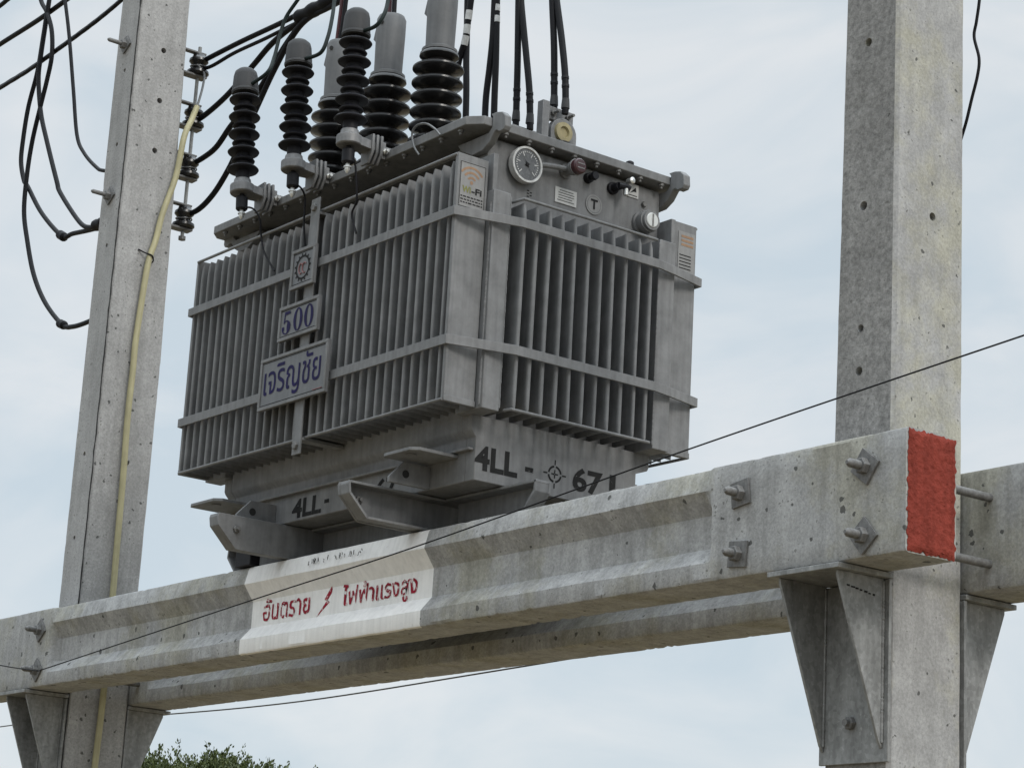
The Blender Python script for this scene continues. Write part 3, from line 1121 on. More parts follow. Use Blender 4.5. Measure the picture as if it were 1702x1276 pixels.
stencil('4LL', -0.006, 0.188, 0.205, 0.096)
stencil('-', 0.235, 0.222, 0.040, 0.018)
stencil('67', 0.470, 0.188, 0.150, 0.096)
stencil('1-', 0.655, 0.188, 0.120, 0.096)
m = MB()
tc_ = (0.380, 0.236)
for rr, w in ((0.030, 0.004),):
    for k in range(4):
        vs, fs = [], []
        for q in range(9):
            a = R(k * 90 + 8 + q * 74 / 8)
            for r_ in (rr - w, rr + w):
                vs.append((x_ + 0.001, tc_[0] + r_ * math.cos(a), tc_[1] + r_ * math.sin(a)))
        for q in range(8):
            fs.append((2 * q, 2 * q + 1, 2 * q + 3, 2 * q + 2))
        m.add(vs, fs)
for k in range(4):
    a = R(k * 90)
    d = Vector((math.cos(a), math.sin(a)))
    e = Vector((-d.y, d.x)) * 0.0028
    for a0, a1 in ((0.002, 0.017), (0.036, 0.056)):
        q = [Vector(tc_) + d * a0 + e, Vector(tc_) + d * a1 + e, Vector(tc_) + d * a1 - e, Vector(tc_) + d * a0 - e]
        m.add([(x_ + 0.0011, p.x, p.y) for p in q], [(0, 1, 2, 3)])
m.build('target_mark', M['ink_black'], TX, smooth=0)
F2 = dict(xdir=(1, 0, 0), updir=(0, 0, 1), bold=0.035)
lettering('stencil_lettering', '4LL', M['ink_stencil'], TX, (-3.482, -0.0042, 0.158), width=0.225, height=0.082, **F2)
lettering('stencil_lettering', '-', M['ink_black'], TX, (-3.235, -0.0042, 0.194), width=0.035, height=0.016, **F2)
lettering('stencil_lettering', '67', M['ink_black'], TX, (-2.86, -0.0042, 0.158), width=0.15, height=0.082, **F2)

# skids: two across the beams with upswept noses, two lengthwise under the foot
def skid_y(x0, x1, open_side):
    o = [(-0.322, 0.1425), (-0.326, 0.128), (-0.320, 0.092), (-0.232, 0.004), (-0.222, 0.001), (1.002, 0.001), (1.014, 0.005), (1.10, 0.092), (1.104, 0.128), (1.10, 0.1425)]
    i = [(-0.300, 0.1305), (-0.302, 0.098), (-0.222, 0.016), (1.002, 0.016), (1.082, 0.098), (1.080, 0.1305)]
    m = MB()
    wx = x0 if open_side > 0 else x1 - 0.012
    m.prism(o, 'x', wx, wx + 0.012)
    fx = (x0 + 0.0125, x1) if open_side > 0 else (x0, x1 - 0.0125)
    ring = [(-0.320, 0.1425), (-0.324, 0.128), (-0.318, 0.092), (-0.231, 0.0055), (1.012, 0.0055), (1.098, 0.092), (1.102, 0.128), (1.098, 0.1425)]
    for a in range(len(ring) - 1):
        p, q = Vector(ring[a]), Vector(ring[a + 1])
        d = (q - p).normalized()
        nn = Vector((-d.y, d.x)) * 0.010
        m.prism([tuple(p), tuple(q), tuple(q + nn), tuple(p + nn)], 'x', fx[0], fx[1])
    m.box(fx[0], fx[1], -0.312, 1.09, 0.1325, 0.1422)
    o_ = m.build('skid', P, TX, bevel=0.0015)
    bx_ = wx + 0.0123
    for yb in (-0.235, 1.015):
        h = MB()
        h.hexnut((bx_, yb, 0.085), (1, 0, 0), 0.017, 0.012)
        h.cyl((bx_ + 0.008, yb, 0.085), (bx_ + 0.026, yb, 0.085), 0.008, 10)
        h.build('skid_bolt', M['bolt'], o_, smooth=30)
    return o_


skid_y(-2.640, -2.565, 1)
skid_y(-3.610, -3.535, -1)
for ya, yb, op in ((0.130, 0.205, -1), (0.575, 0.650, 1)):
    web = (yb - 0.012, yb) if op < 0 else (ya, ya + 0.012)
    fl = (ya, yb - 0.0122) if op < 0 else (ya + 0.0122, yb)
    for xa, xb in ((-4.225, -3.612), (-3.533, -2.642), (-2.563, -1.99)):
        if xa < -4.2:
            poly = [(xb, 0.1435), (-4.22, 0.1435), (-4.225, 0.10), (-4.14, 0.012), (-4.12, 0.006), (xb, 0.006)]
        elif xb > -2.0:
            poly = [(xa, 0.006), (-2.09, 0.006), (-2.075, 0.012), (-1.995, 0.10), (-1.99, 0.1435), (xa, 0.1435)]
        else:
            poly = [(xa, 0.006), (xb, 0.006), (xb, 0.1435), (xa, 0.1435)]
        m = MB()
        m.prism(poly, 'y', *web)
        loop = poly if 0 < len(poly) and len(poly) == 6 else None
        if loop:
            for p, q in zip(loop[:-1], loop[1:]):
                p, q = Vector(p), Vector(q)
                d = (q - p).normalized()
                nn = Vector((-d.y, d.x)) * 0.010
                m.prism([tuple(p), tuple(q), tuple(q + nn), tuple(p + nn)], 'y', *fl)
        else:
            m.box(xa, xb, fl[0], fl[1], 0.006, 0.016)
            m.box(xa, xb, fl[0], fl[1], 0.1335, 0.1435)
        m.build('cross_skid', P, TX, bevel=0.0015)

# jacking pads with gussets
for xa, xb, xg in ((-2.522, -2.307, -2.50), (-3.998, -3.76, -3.625)):
    for s in (0, 1):
        y_in, y_out = (-0.0045, -0.212) if s == 0 else (0.791, 0.998)
        yy = sorted((y_in, y_out))
        pd = MB()
        c_ = 0.02 * (1 if s == 0 else -1)
        pd.prism([(xa, y_in), (xa, y_out + c_ * .5), (xa + .02, y_out), (xb - 0.03, y_out), (xb, y_out + c_ * 1.5), (xb, y_in)], 'z', 0.2435, 0.2565)
        pd.lathe((xb - 0.085, y_out + 2.4 * c_, 0.2430), (0, 0, -1), [(0, 0.022), (0.004, 0.022)], 16)
        pd_ = pd.build('jacking_pad', P, TX, bevel=0.002)
        gs = MB()
        k = 1 if s == 0 else -1
        gs.prism([(y_in, 0.1465), (y_in - k * 0.19, 0.1465), (y_in - k * 0.19, 0.168), (y_in - k * 0.125, 0.236), (y_in, 0.236)], 'x', xg, xg + 0.014)
        gs_ = gs.build('pad_gusset', P, pd_, bevel=0.002)
        hl = MB()
        hl.cyl((xg + 0.0145, y_in - k * 0.115, 0.188), (xg + 0.0152, y_in - k * 0.115, 0.188), 0.016, 14)
        hl.build('lashing_hole', M['hole'], gs_, smooth=0)

# lifting hooks at the four lid corners
hk = [(-2.2015, 1.510), (-2.160, 1.5105), (-2.139, 1.528), (-2.137, 1.5705), (-2.150, 1.585), (-2.112, 1.584), (-2.078, 1.576), (-2.056, 1.555), (-2.052, 1.512), (-2.062, 1.498), (-2.092, 1.497), (-2.108, 1.508), (-2.120, 1.506), (-2.150, 1.470), (-2.196, 1.446), (-2.262, 1.443), (-2.335, 1.478), (-2.365, 1.510)]
for sgn in (1, -1):
    for ya, yb in ((-0.062, -0.0315), (0.8565, 0.892)):
        poly = [(x if sgn > 0 else -6.22 - x, z) for x, z in hk]
        MB().prism(poly, 'y', ya, yb).build('lifting_hook', P, TX, bevel=0.003)

# ---- instruments on the end wall
gx = XR + 0.001
ga = MB().lathe((gx, 0.135, 1.432), (1, 0, 0), [(0, 0.03), (0.012, 0.03), (0.013, 0.066), (0.036, 0.066)], 36).build('thermometer', P, TX)
MB().lathe((gx + 0.0125, 0.135, 1.432), (1, 0, 0), [(0, 0.0665), (0, 0.073), (0.020, 0.0755), (0.030, 0.0735), (0.030, 0.0655), (0.0245, 0.0645)], 40).build('bezel', M['tape'], ga)
MB().lathe((gx + 0.0372, 0.135, 1.432), (1, 0, 0), [(0, 0.0643), (0.001, 0.0643)], 36).build('dial_face', M['dial'], ga, smooth=0)
m = MB()
xf = gx + 0.0395
for k in range(26):
    a = R(225 - k * 270 / 25)
    d = Vector((math.cos(a), math.sin(a)))
    e = Vector((-d.y, d.x)) * 0.0018
    r0 = 0.036 if k % 5 == 0 else 0.049
    q = [d * r0 + e, d * 0.055 + e, d * 0.055 - e, d * r0 - e]
    m.add([(xf, 0.135 + p.x, 1.432 + p.y) for p in q], [(0, 1, 2, 3)])
m.build('dial_scale', M['tape'], ga, smooth=0)
m = MB()
for a, r1, w in ((128, .046, .003), (300, .032, .004), (20, .02, .004)):
    d = Vector((math.cos(R(a)), math.sin(R(a))))
    e = Vector((-d.y, d.x)) * w
    q = [d * -0.012 + e * .6, d * r1, d * -0.012 - e * .6]
    m.add([(xf + 0.002, 0.135 + p.x, 1.432 + p.y) for p in q], [(0, 1, 2)])
m.lathe((xf - .002, 0.135, 1.432), (1, 0, 0), [(0, 0.008), (0.006, 0.007)], 14)
m.build('pointer', M['ink_black'], ga, smooth=0)
# relief valve with a red cap
rv = MB()
rv.tube([(gx + 0.03, 0.205, 1.452), (gx + 0.034, 0.27, 1.462), (gx + 0.036, 0.345, 1.468)], 0.011, 10)
rv.lathe((gx, 0.353, 1.470), (1, 0, 0), [(0, 0.030), (0.01, 0.030), (0.011, 0.022), (0.05, 0.022), (0.051, 0.029), (0.07, 0.031)], 18)
rv_ = rv.build('relief_valve', P, TX)
cp = MB().lathe((gx + 0.0705, 0.353, 1.470), (1, 0, 0), [(0, 0.032), (0.026, 0.032), (0.032, 0.026), (0.034, 0.012)], 18).build('valve_cap', M['dial_red'], rv_)
MB().lathe((gx + 0.0705, 0.353, 1.470), (1, 0, 0), [(0, 0.0325), (0.001, 0.0345), (0.006, 0.0345), (0.007, 0.0325)], 18).build('cap_rim', M['alu'], cp)
for zz in (1.458, 1.476):
    MB().box(gx + 0.098, gx + 0.1055, 0.336, 0.370, zz, zz + 0.004).build('cap_slot', M['sticker'], cp, smooth=0)
MB().lathe((gx, 0.470, 1.472), (1, 0, 0), [(0, 0.022), (0.02, 0.020), (0.021, 0.012), (0.04, 0.012), (0.041, 0.018), (0.055, 0.016)], 14).build('drain_plug', M['rubber'], TX)
sv_ = MB().lathe((gx, 0.598, 1.462), (1, 0, 0), [(0, 0.026), (0.014, 0.026), (0.015, 0.017), (0.05, 0.017)], 14).tube([(gx + 0.052, 0.590, 1.462), (gx + 0.055, 0.625, 1.464), (gx + 0.06, 0.645, 1.458)], 0.013, 10).build('sampling_valve', M['rubber'], TX)
m = MB()
m.lathe((gx + 0.045, 0.645, 1.492), (1, 0, 0), [(0, 0.013), (0.03, 0.014), (0.034, 0.008)], 12)
m.lathe((gx + 0.055, 0.628, 1.425), (0, 0, 1), [(0, 0.007), (0.004, 0.011), (0.03, 0.011), (0.034, 0.006)], 12)
m.build('valve_nut', M['bright'], sv_)
# labels on the wall
def wall_label(name, y0, y1, z0, z1, mat):
    return MB().box(gx + 0.0005, gx + 0.003, y0, y1, z0, z1).build(name, mat, TX, bevel=0.0005, seg=1)


lb = wall_label('rating_label', 0.308, 0.418, 1.333, 1.398, M['label'])
m = MB()
for k, (a, b_) in enumerate(((.33, .40), (.325, .405), (.325, .405), (.325, .395), (.32, .405))):
    z = 1.388 - k * 0.0105
    m.box(gx + 0.0032, gx + 0.0038, a, b_, z - 0.0018, z + 0.0006)
m.build('print_line', M['ink_black'], lb, smooth=0)
lb = wall_label('arrow_label', 0.672, 0.738, 1.452, 1.510, M['label'])
m = MB()
m.add([(gx + 0.0036, 0.690, 1.468), (gx + 0.0036, 0.722, 1.498), (gx + 0.0036, 0.726, 1.478), (gx + 0.0036, 0.712, 1.478)], [(0, 1, 2, 3)])
m.box(gx + 0.0032, gx + 0.0037, 0.683, 0.730, 1.459, 1.4625)
m.box(gx + 0.0032, gx + 0.0037, 0.681, 0.688, 1.470, 1.503)
m.build('arrow_print', M['ink_black'], lb, smooth=0)
lb = MB().lathe((gx + 0.0005, 0.508, 1.370), (1, 0, 0), [(0, 0.042), (0.0025, 0.042)], 28).build('round_label', M['sticker'], TX, smooth=20)
m = MB()
vs, fs = [], []
for q in range(33):
    a = 2 * math.pi * q / 32
    for r_ in (0.033, 0.0355):
        vs.append((gx + 0.0036, 0.508 + r_ * math.cos(a), 1.370 + r_ * math.sin(a)))
for q in range(32):
    fs.append((2 * q, 2 * q + 1, 2 * q + 3, 2 * q + 2))
m.add(vs, fs)
m.build('ring_print', M['plate'], lb, smooth=0)
lettering('label_lettering', 'T', M['ink_black'], lb, (gx + 0.0032, 0.490, 1.350), (0, 1, 0), (0, 0, 1), 0.036, 0.042, bold=0.03)
m = MB()
for k in range(5):
    m.box(gx + 0.0003, gx + 0.001, 0.170 + (k % 2) * 0.014, 0.180 + (k % 2) * 0.014, 1.318 + k * 0.006, 1.322 + k * 0.006)
m.build('faded_print', M['ink_black'], TX, smooth=0)
MB().hexnut((gx, 0.768, 1.438), (1, 0, 0), 0.012, 0.012).build('earth_stud', M['bolt'], TX, smooth=30)
# oil level gauge
og = MB().lathe((gx, 0.760, 1.352), (1, 0, 0), [(0, 0.050), (0.012, 0.050), (0.013, 0.040), (0.03, 0.040), (0.031, 0.047), (0.055, 0.047), (0.056, 0.041), (0.070, 0.041), (0.070, 0.030)], 28).build('oil_gauge', P, TX)
MB().lathe((gx + 0.0665, 0.760, 1.352), (1, 0, 0), [(0, 0.0305), (0.006, 0.0305), (0.008, 0.028)], 24).build('gauge_glass', M['glass'], og)
MB().box(gx + 0.075, gx + 0.0765, 0.7575, 0.7645, 1.326, 1.378).build('gauge_float', M['bolt'], og, smooth=0)

# Wi-Fi sticker on the near end plate, a second faded one on the far end plate
sx = -2.1265


def sticker(y0, y1, z0, z1):
    return MB().box(sx - 0.0035, sx - 0.002, y0, y1, z0, z1).build('sticker', M['sticker'], TX, smooth=0)


lb = sticker(-0.205, -0.085, 1.172, 1.352)
xs_ = sx - 0.0012
m = MB()
cc = (-0.150, 1.272)
for r_ in (0.020, 0.040, 0.060):
    vs, fs = [], []
    for q in range(15):
        a = R(-32 + 90 + 55 - q * 110 / 14)
        a = R(145 - q * 110 / 14)
        for rr in (r_ - 0.0045, r_ + 0.0045):
            vs.append((xs_, cc[0] + rr * math.cos(a), cc[1] + rr * math.sin(a)))
    for q in range(14):
        fs.append((2 * q, 2 * q + 1, 2 * q + 3, 2 * q + 2))
    m.add(vs, fs)
vs = [(xs_, cc[0] + 0.0075 * math.cos(k * math.pi / 8), cc[1] + 0.0075 * math.sin(k * math.pi / 8)) for k in range(16)]
m.add(vs, [tuple(range(16))])
m.build('wireless_print', M['orange'], lb, smooth=0)
lettering('sticker_lettering', 'Wi', M['olive'], lb, (sx - 0.002, -0.192, 1.228), (0, 1, 0), (0, 0, 1), 0.040, 0.026, bold=0.03)
lettering('sticker_lettering', '-Fi', M['ink_black'], lb, (sx - 0.002, -0.148, 1.228), (0, 1, 0), (0, 0, 1), 0.048, 0.026, bold=0.03)
m = MB()
random.seed(21)
for k in range(3):
    y = -0.198
    while y < -0.1:
        w = random.uniform(0.006, 0.018)
        z = 1.212 - k * 0.012
        m.box(xs_ - 0.0004, xs_, y, min(y + w, -0.094), z - 0.003, z + 0.002)
        y += w + 0.004
m.box(xs_ - 0.0004, xs_, -0.204, -0.202, 1.175, 1.35)
m.box(xs_ - 0.0004, xs_, -0.088, -0.086, 1.175, 1.35)
m.box(xs_ - 0.0004, xs_, -0.2015, -0.0885, 1.348, 1.350)
m.build('fine_print', M['ink_black'], lb, smooth=0)
lb = sticker(0.905, 0.995, 1.160, 1.345)
m = MB()
for k in range(3):
    m.box(xs_ - 0.0004, xs_, 0.92, 0.985, 1.320 - k * 0.018, 1.330 - k * 0.018)
m.build('wireless_print', M['orange'], lb, smooth=0)
m = MB()
for k in range(6):
    m.box(xs_ - 0.0004, xs_, 0.912, 0.975, 1.172 + k * 0.014, 1.176 + k * 0.014)
m.build('fine_print', M['ink_black'], lb, smooth=0)


# ---- high-voltage bushings on the lid
def hv_bushing(x, y):
    b = MB()
    prof = [(0, 0.085), (0.03, 0.085), (0.031, 0.062)]
    t = 0.045
    for k in range(8):
        prof += [(t, 0.058), (t + 0.008, 0.070), (t + 0.018, 0.106), (t + 0.024, 0.112), (t + 0.032, 0.111), (t + 0.040, 0.098), (t + 0.058, 0.062)]
        t += 0.067
    prof += [(t, 0.058), (t + 0.006, 0.072), (t + 0.018, 0.086), (t + 0.030, 0.084), (t + 0.04, 0.070)]
    b.lathe((x, y, 1.5685), (0, 0, 1), prof, 36)
    o = b.build('bushing', M['porcelain'], TX, smooth=50)
    z0 = 1.5685 + t + 0.038
    q = MB()
    q.lathe((x, y, z0), (0, 0, 1), [(0, 0.078), (0.012, 0.078), (0.02, 0.063), (0.06, 0.0635), (0.20, 0.066), (0.275, 0.066), (0.293, 0.058), (0.300, 0.035)], 28)
    q.prism([(x - 0.105, z0 + 0.21), (x - 0.06, z0 + 0.17), (x - 0.06, z0 + 0.29), (x - 0.085, z0 + 0.28)], 'y', y - 0.022, y + 0.022)
    c_ = q.build('bushing_boot', M['boot_light'], o, smooth=40)
    MB().cyl((x + 0.02, y - 0.0645, z0 + 0.245), (x + 0.021, y - 0.0675, z0 + 0.245), 0.010, 12).build('boot_hole', M['hole'], c_, smooth=0)
    return z0 + 0.3


for bx in (-3.795, -3.385, -2.99):
    hv_top = hv_bushing(bx, 0.25)


# ---- low-voltage bushings along the far side of the lid
def lv_bushing(x, y):
    b = MB()
    prof = [(0, 0.055), (0.02, 0.055)]
    t = 0.03
    for k in range(4):
        prof += [(t, 0.036), (t + 0.012, 0.052), (t + 0.02, 0.052), (t + 0.034, 0.036)]
        t += 0.055
    prof += [(t, 0.036), (t + 0.03, 0.03)]
    o = b.lathe((x, y, 1.5685), (0, 0, 1), prof, 24).build('low_voltage_bushing', M['porcelain'], TX, smooth=50)
    z = 1.5685 + t + 0.03
    q = MB()
    q.lathe((x, y, z), (0, 0, 1), [(0, 0.016), (0.09, 0.016)], 12)
    q.box(x - 0.03, x + 0.03, y - 0.075, y + 0.075, z + 0.0905, z + 0.105)
    q.build('terminal_pad', M['alu'], o, bevel=0.002)


for bx in (-3.42, -3.20, -2.965):
    lv_bushing(bx, 0.70)
# the fourth terminal: upright flag plate beside an arched neutral block with a yellow ring
b = MB().lathe((-2.71, 0.70, 1.5685), (0, 0, 1), [(0, 0.06), (0.02, 0.06), (0.03, 0.04), (0.22, 0.04), (0.23, 0.06), (0.25, 0.06)], 24)
o = b.build('neutral_bushing', M['porcelain'], TX)
m = MB()
m.box(-2.735, -2.695, 0.602, 0.640, 1.75, 1.995)
m.box(-2.74, -2.715, 0.6425, 0.785, 1.925, 1.985)
ar = [(0.655, 1.80)] + [(0.722 + 0.070 * math.cos(R(180 - k * 15)), 1.868 + 0.070 * math.sin(R(180 - k * 15))) for k in range(13)] + [(0.792, 1.80)]
m.prism(ar, 'x', -2.735, -2.695)
o2 = m.build('terminal_block', M['alu'], o, bevel=0.003)
m = MB()
m.lathe((-2.6945, 0.716, 1.872), (1, 0, 0), [(0, 0.046), (0.012, 0.044), (0.013, 0.026), (0.002, 0.022)], 24)
m.build('ring_bush', M['yellow'], o2)
for yy in (0.672, 0.752):
    MB().lathe((-2.7145, yy, 1.955), (1, 0, 0), [(0, 0.013), (0.012, 0.013), (0.013, 0.007), (0.045, 0.007)], 8).build('terminal_bolt', M['bolt'], o2, smooth=30)
MB().lathe((-2.16, 0.655, 1.5685), (0, 0, 1), [(0, 0.018), (0.012, 0.017), (0.018, 0.008)], 12).build('lid_plug', M['rubber'], TX)


# ------------------------------------------------------------------ surge arresters along the near lid edge
def arrester(x, lean, label):
    y, z = -0.31, 1.585
    t = thing('surge_arrester', (x, y, z), label, 'surge arrester', 'surge arresters along the lid edge')
    m = MB()
    prof = [(0.03, 0.030), (0.065, 0.031)]
    b0 = 0.075
    for k in range(5):
        zz = b0 + k * 0.0835
        prof += [(zz - 0.006, 0.031), (zz, 0.066), (zz + 0.005, 0.069), (zz + 0.013, 0.062), (zz + 0.028, 0.032)]
        if k < 4:
            zz += 0.0418
            prof += [(zz - 0.005, 0.032), (zz, 0.049), (zz + 0.004, 0.051), (zz + 0.010, 0.046), (zz + 0.022, 0.032)]
    prof += [(0.45, 0.03)]
    m.lathe((x, y, z), (0, 0, 1), prof, 32)
    m.build('shed_stack', M['rubber'], t, smooth=40)
    c_ = MB().lathe((x, y, z + 0.442), (0, 0, 1), [(0, 0.058), (0.006, 0.059), (0.03, 0.0575), (0.085, 0.053), (0.105, 0.048), (0.118, 0.034), (0.122, 0.012)], 28).build('cap', M['boot'], t, smooth=40)
    MB().lathe((x, y, z + 0.446), (0, 0, 1), [(0, 0.0592), (0.002, 0.0605), (0.010, 0.060), (0.012, 0.0585)], 28).build('cap_rim', M['boot'], c_)
    a = MB()
    a.lathe((x, y, z - 0.035), (0, 0, 1), [(0, 0.048), (0.004, 0.053), (0.040, 0.053), (0.046, 0.040), (0.068, 0.036)], 24)
    a.prism([(x - 0.045, y + 0.02), (x + 0.045, y + 0.02), (x + 0.030, y + 0.11), (x - 0.030, y + 0.11)], 'z', z - 0.034, z + 0.003)
    a_ = a.build('clamp_arm', M['alu'], t, bevel=0.002)
    lm = MB()
    for k in range(3):
        yy = y + 0.085 + k * 0.021
        lm.prism([(x - 0.04, z + 0.032), (x + 0.042, z + 0.032), (x + 0.042, z - 0.045), (x + 0.012, z - 0.088), (x - 0.04, z - 0.088)], 'y', yy, yy + 0.011)
    lm.build('clamp_plate', M['alu'], a_, bevel=0.002)
    fb = MB()
    fb.box(x - 0.03, x + 0.032, y + 0.1405, y + 0.158, z - 0.06, z + 0.012)
    fb.box(x - 0.028, x + 0.030, y + 0.1585, y + 0.30, z - 0.0165, z - 0.004)
    fb.build('foot_bracket', M['alu'], t, bevel=0.002)
    nb = MB()
    nb.hexnut((x + 0.0325, y + 0.15, z - 0.030), (1, 0, 0), 0.013, 0.014)
    nb.cyl((x + 0.04, y + 0.15, z - 0.030), (x + 0.062, y + 0.15, z - 0.030), 0.007, 10)
    nb.build('clamp_bolt', M['bright'], t, smooth=30)
    d = MB()
    d.lathe((x, y, z - 0.0355), (0, 0, -1), [(0, 0.010), (0.012, 0.010), (0.0125, 0.022), (0.018, 0.026), (0.068, 0.026), (0.074, 0.021)], 16)
    d_ = d.build('disconnector', M['rubber'], t)
    tb = MB()
    tb.lathe((x, y, z - 0.1100), (0, 0, -1), [(0, 0.009), (0.012, 0.009), (0.0125, 0.016), (0.018, 0.016), (0.0185, 0.012), (0.030, 0.011), (0.042, 0.004)], 10)
    tb.build('terminal_bolt', M['bright'], d_, smooth=30)
    t.rotation_euler = (0, R(lean), 0)
    return t


arrester(-3.605, -6.0, 'left surge arrester, nearest the left pole, leaning slightly outwards')
arrester(-3.192, -3.6, 'middle surge arrester of the three on the transformer lid')
arrester(-2.772, -1.2, 'right surge arrester, in front of the black porcelain bushings')

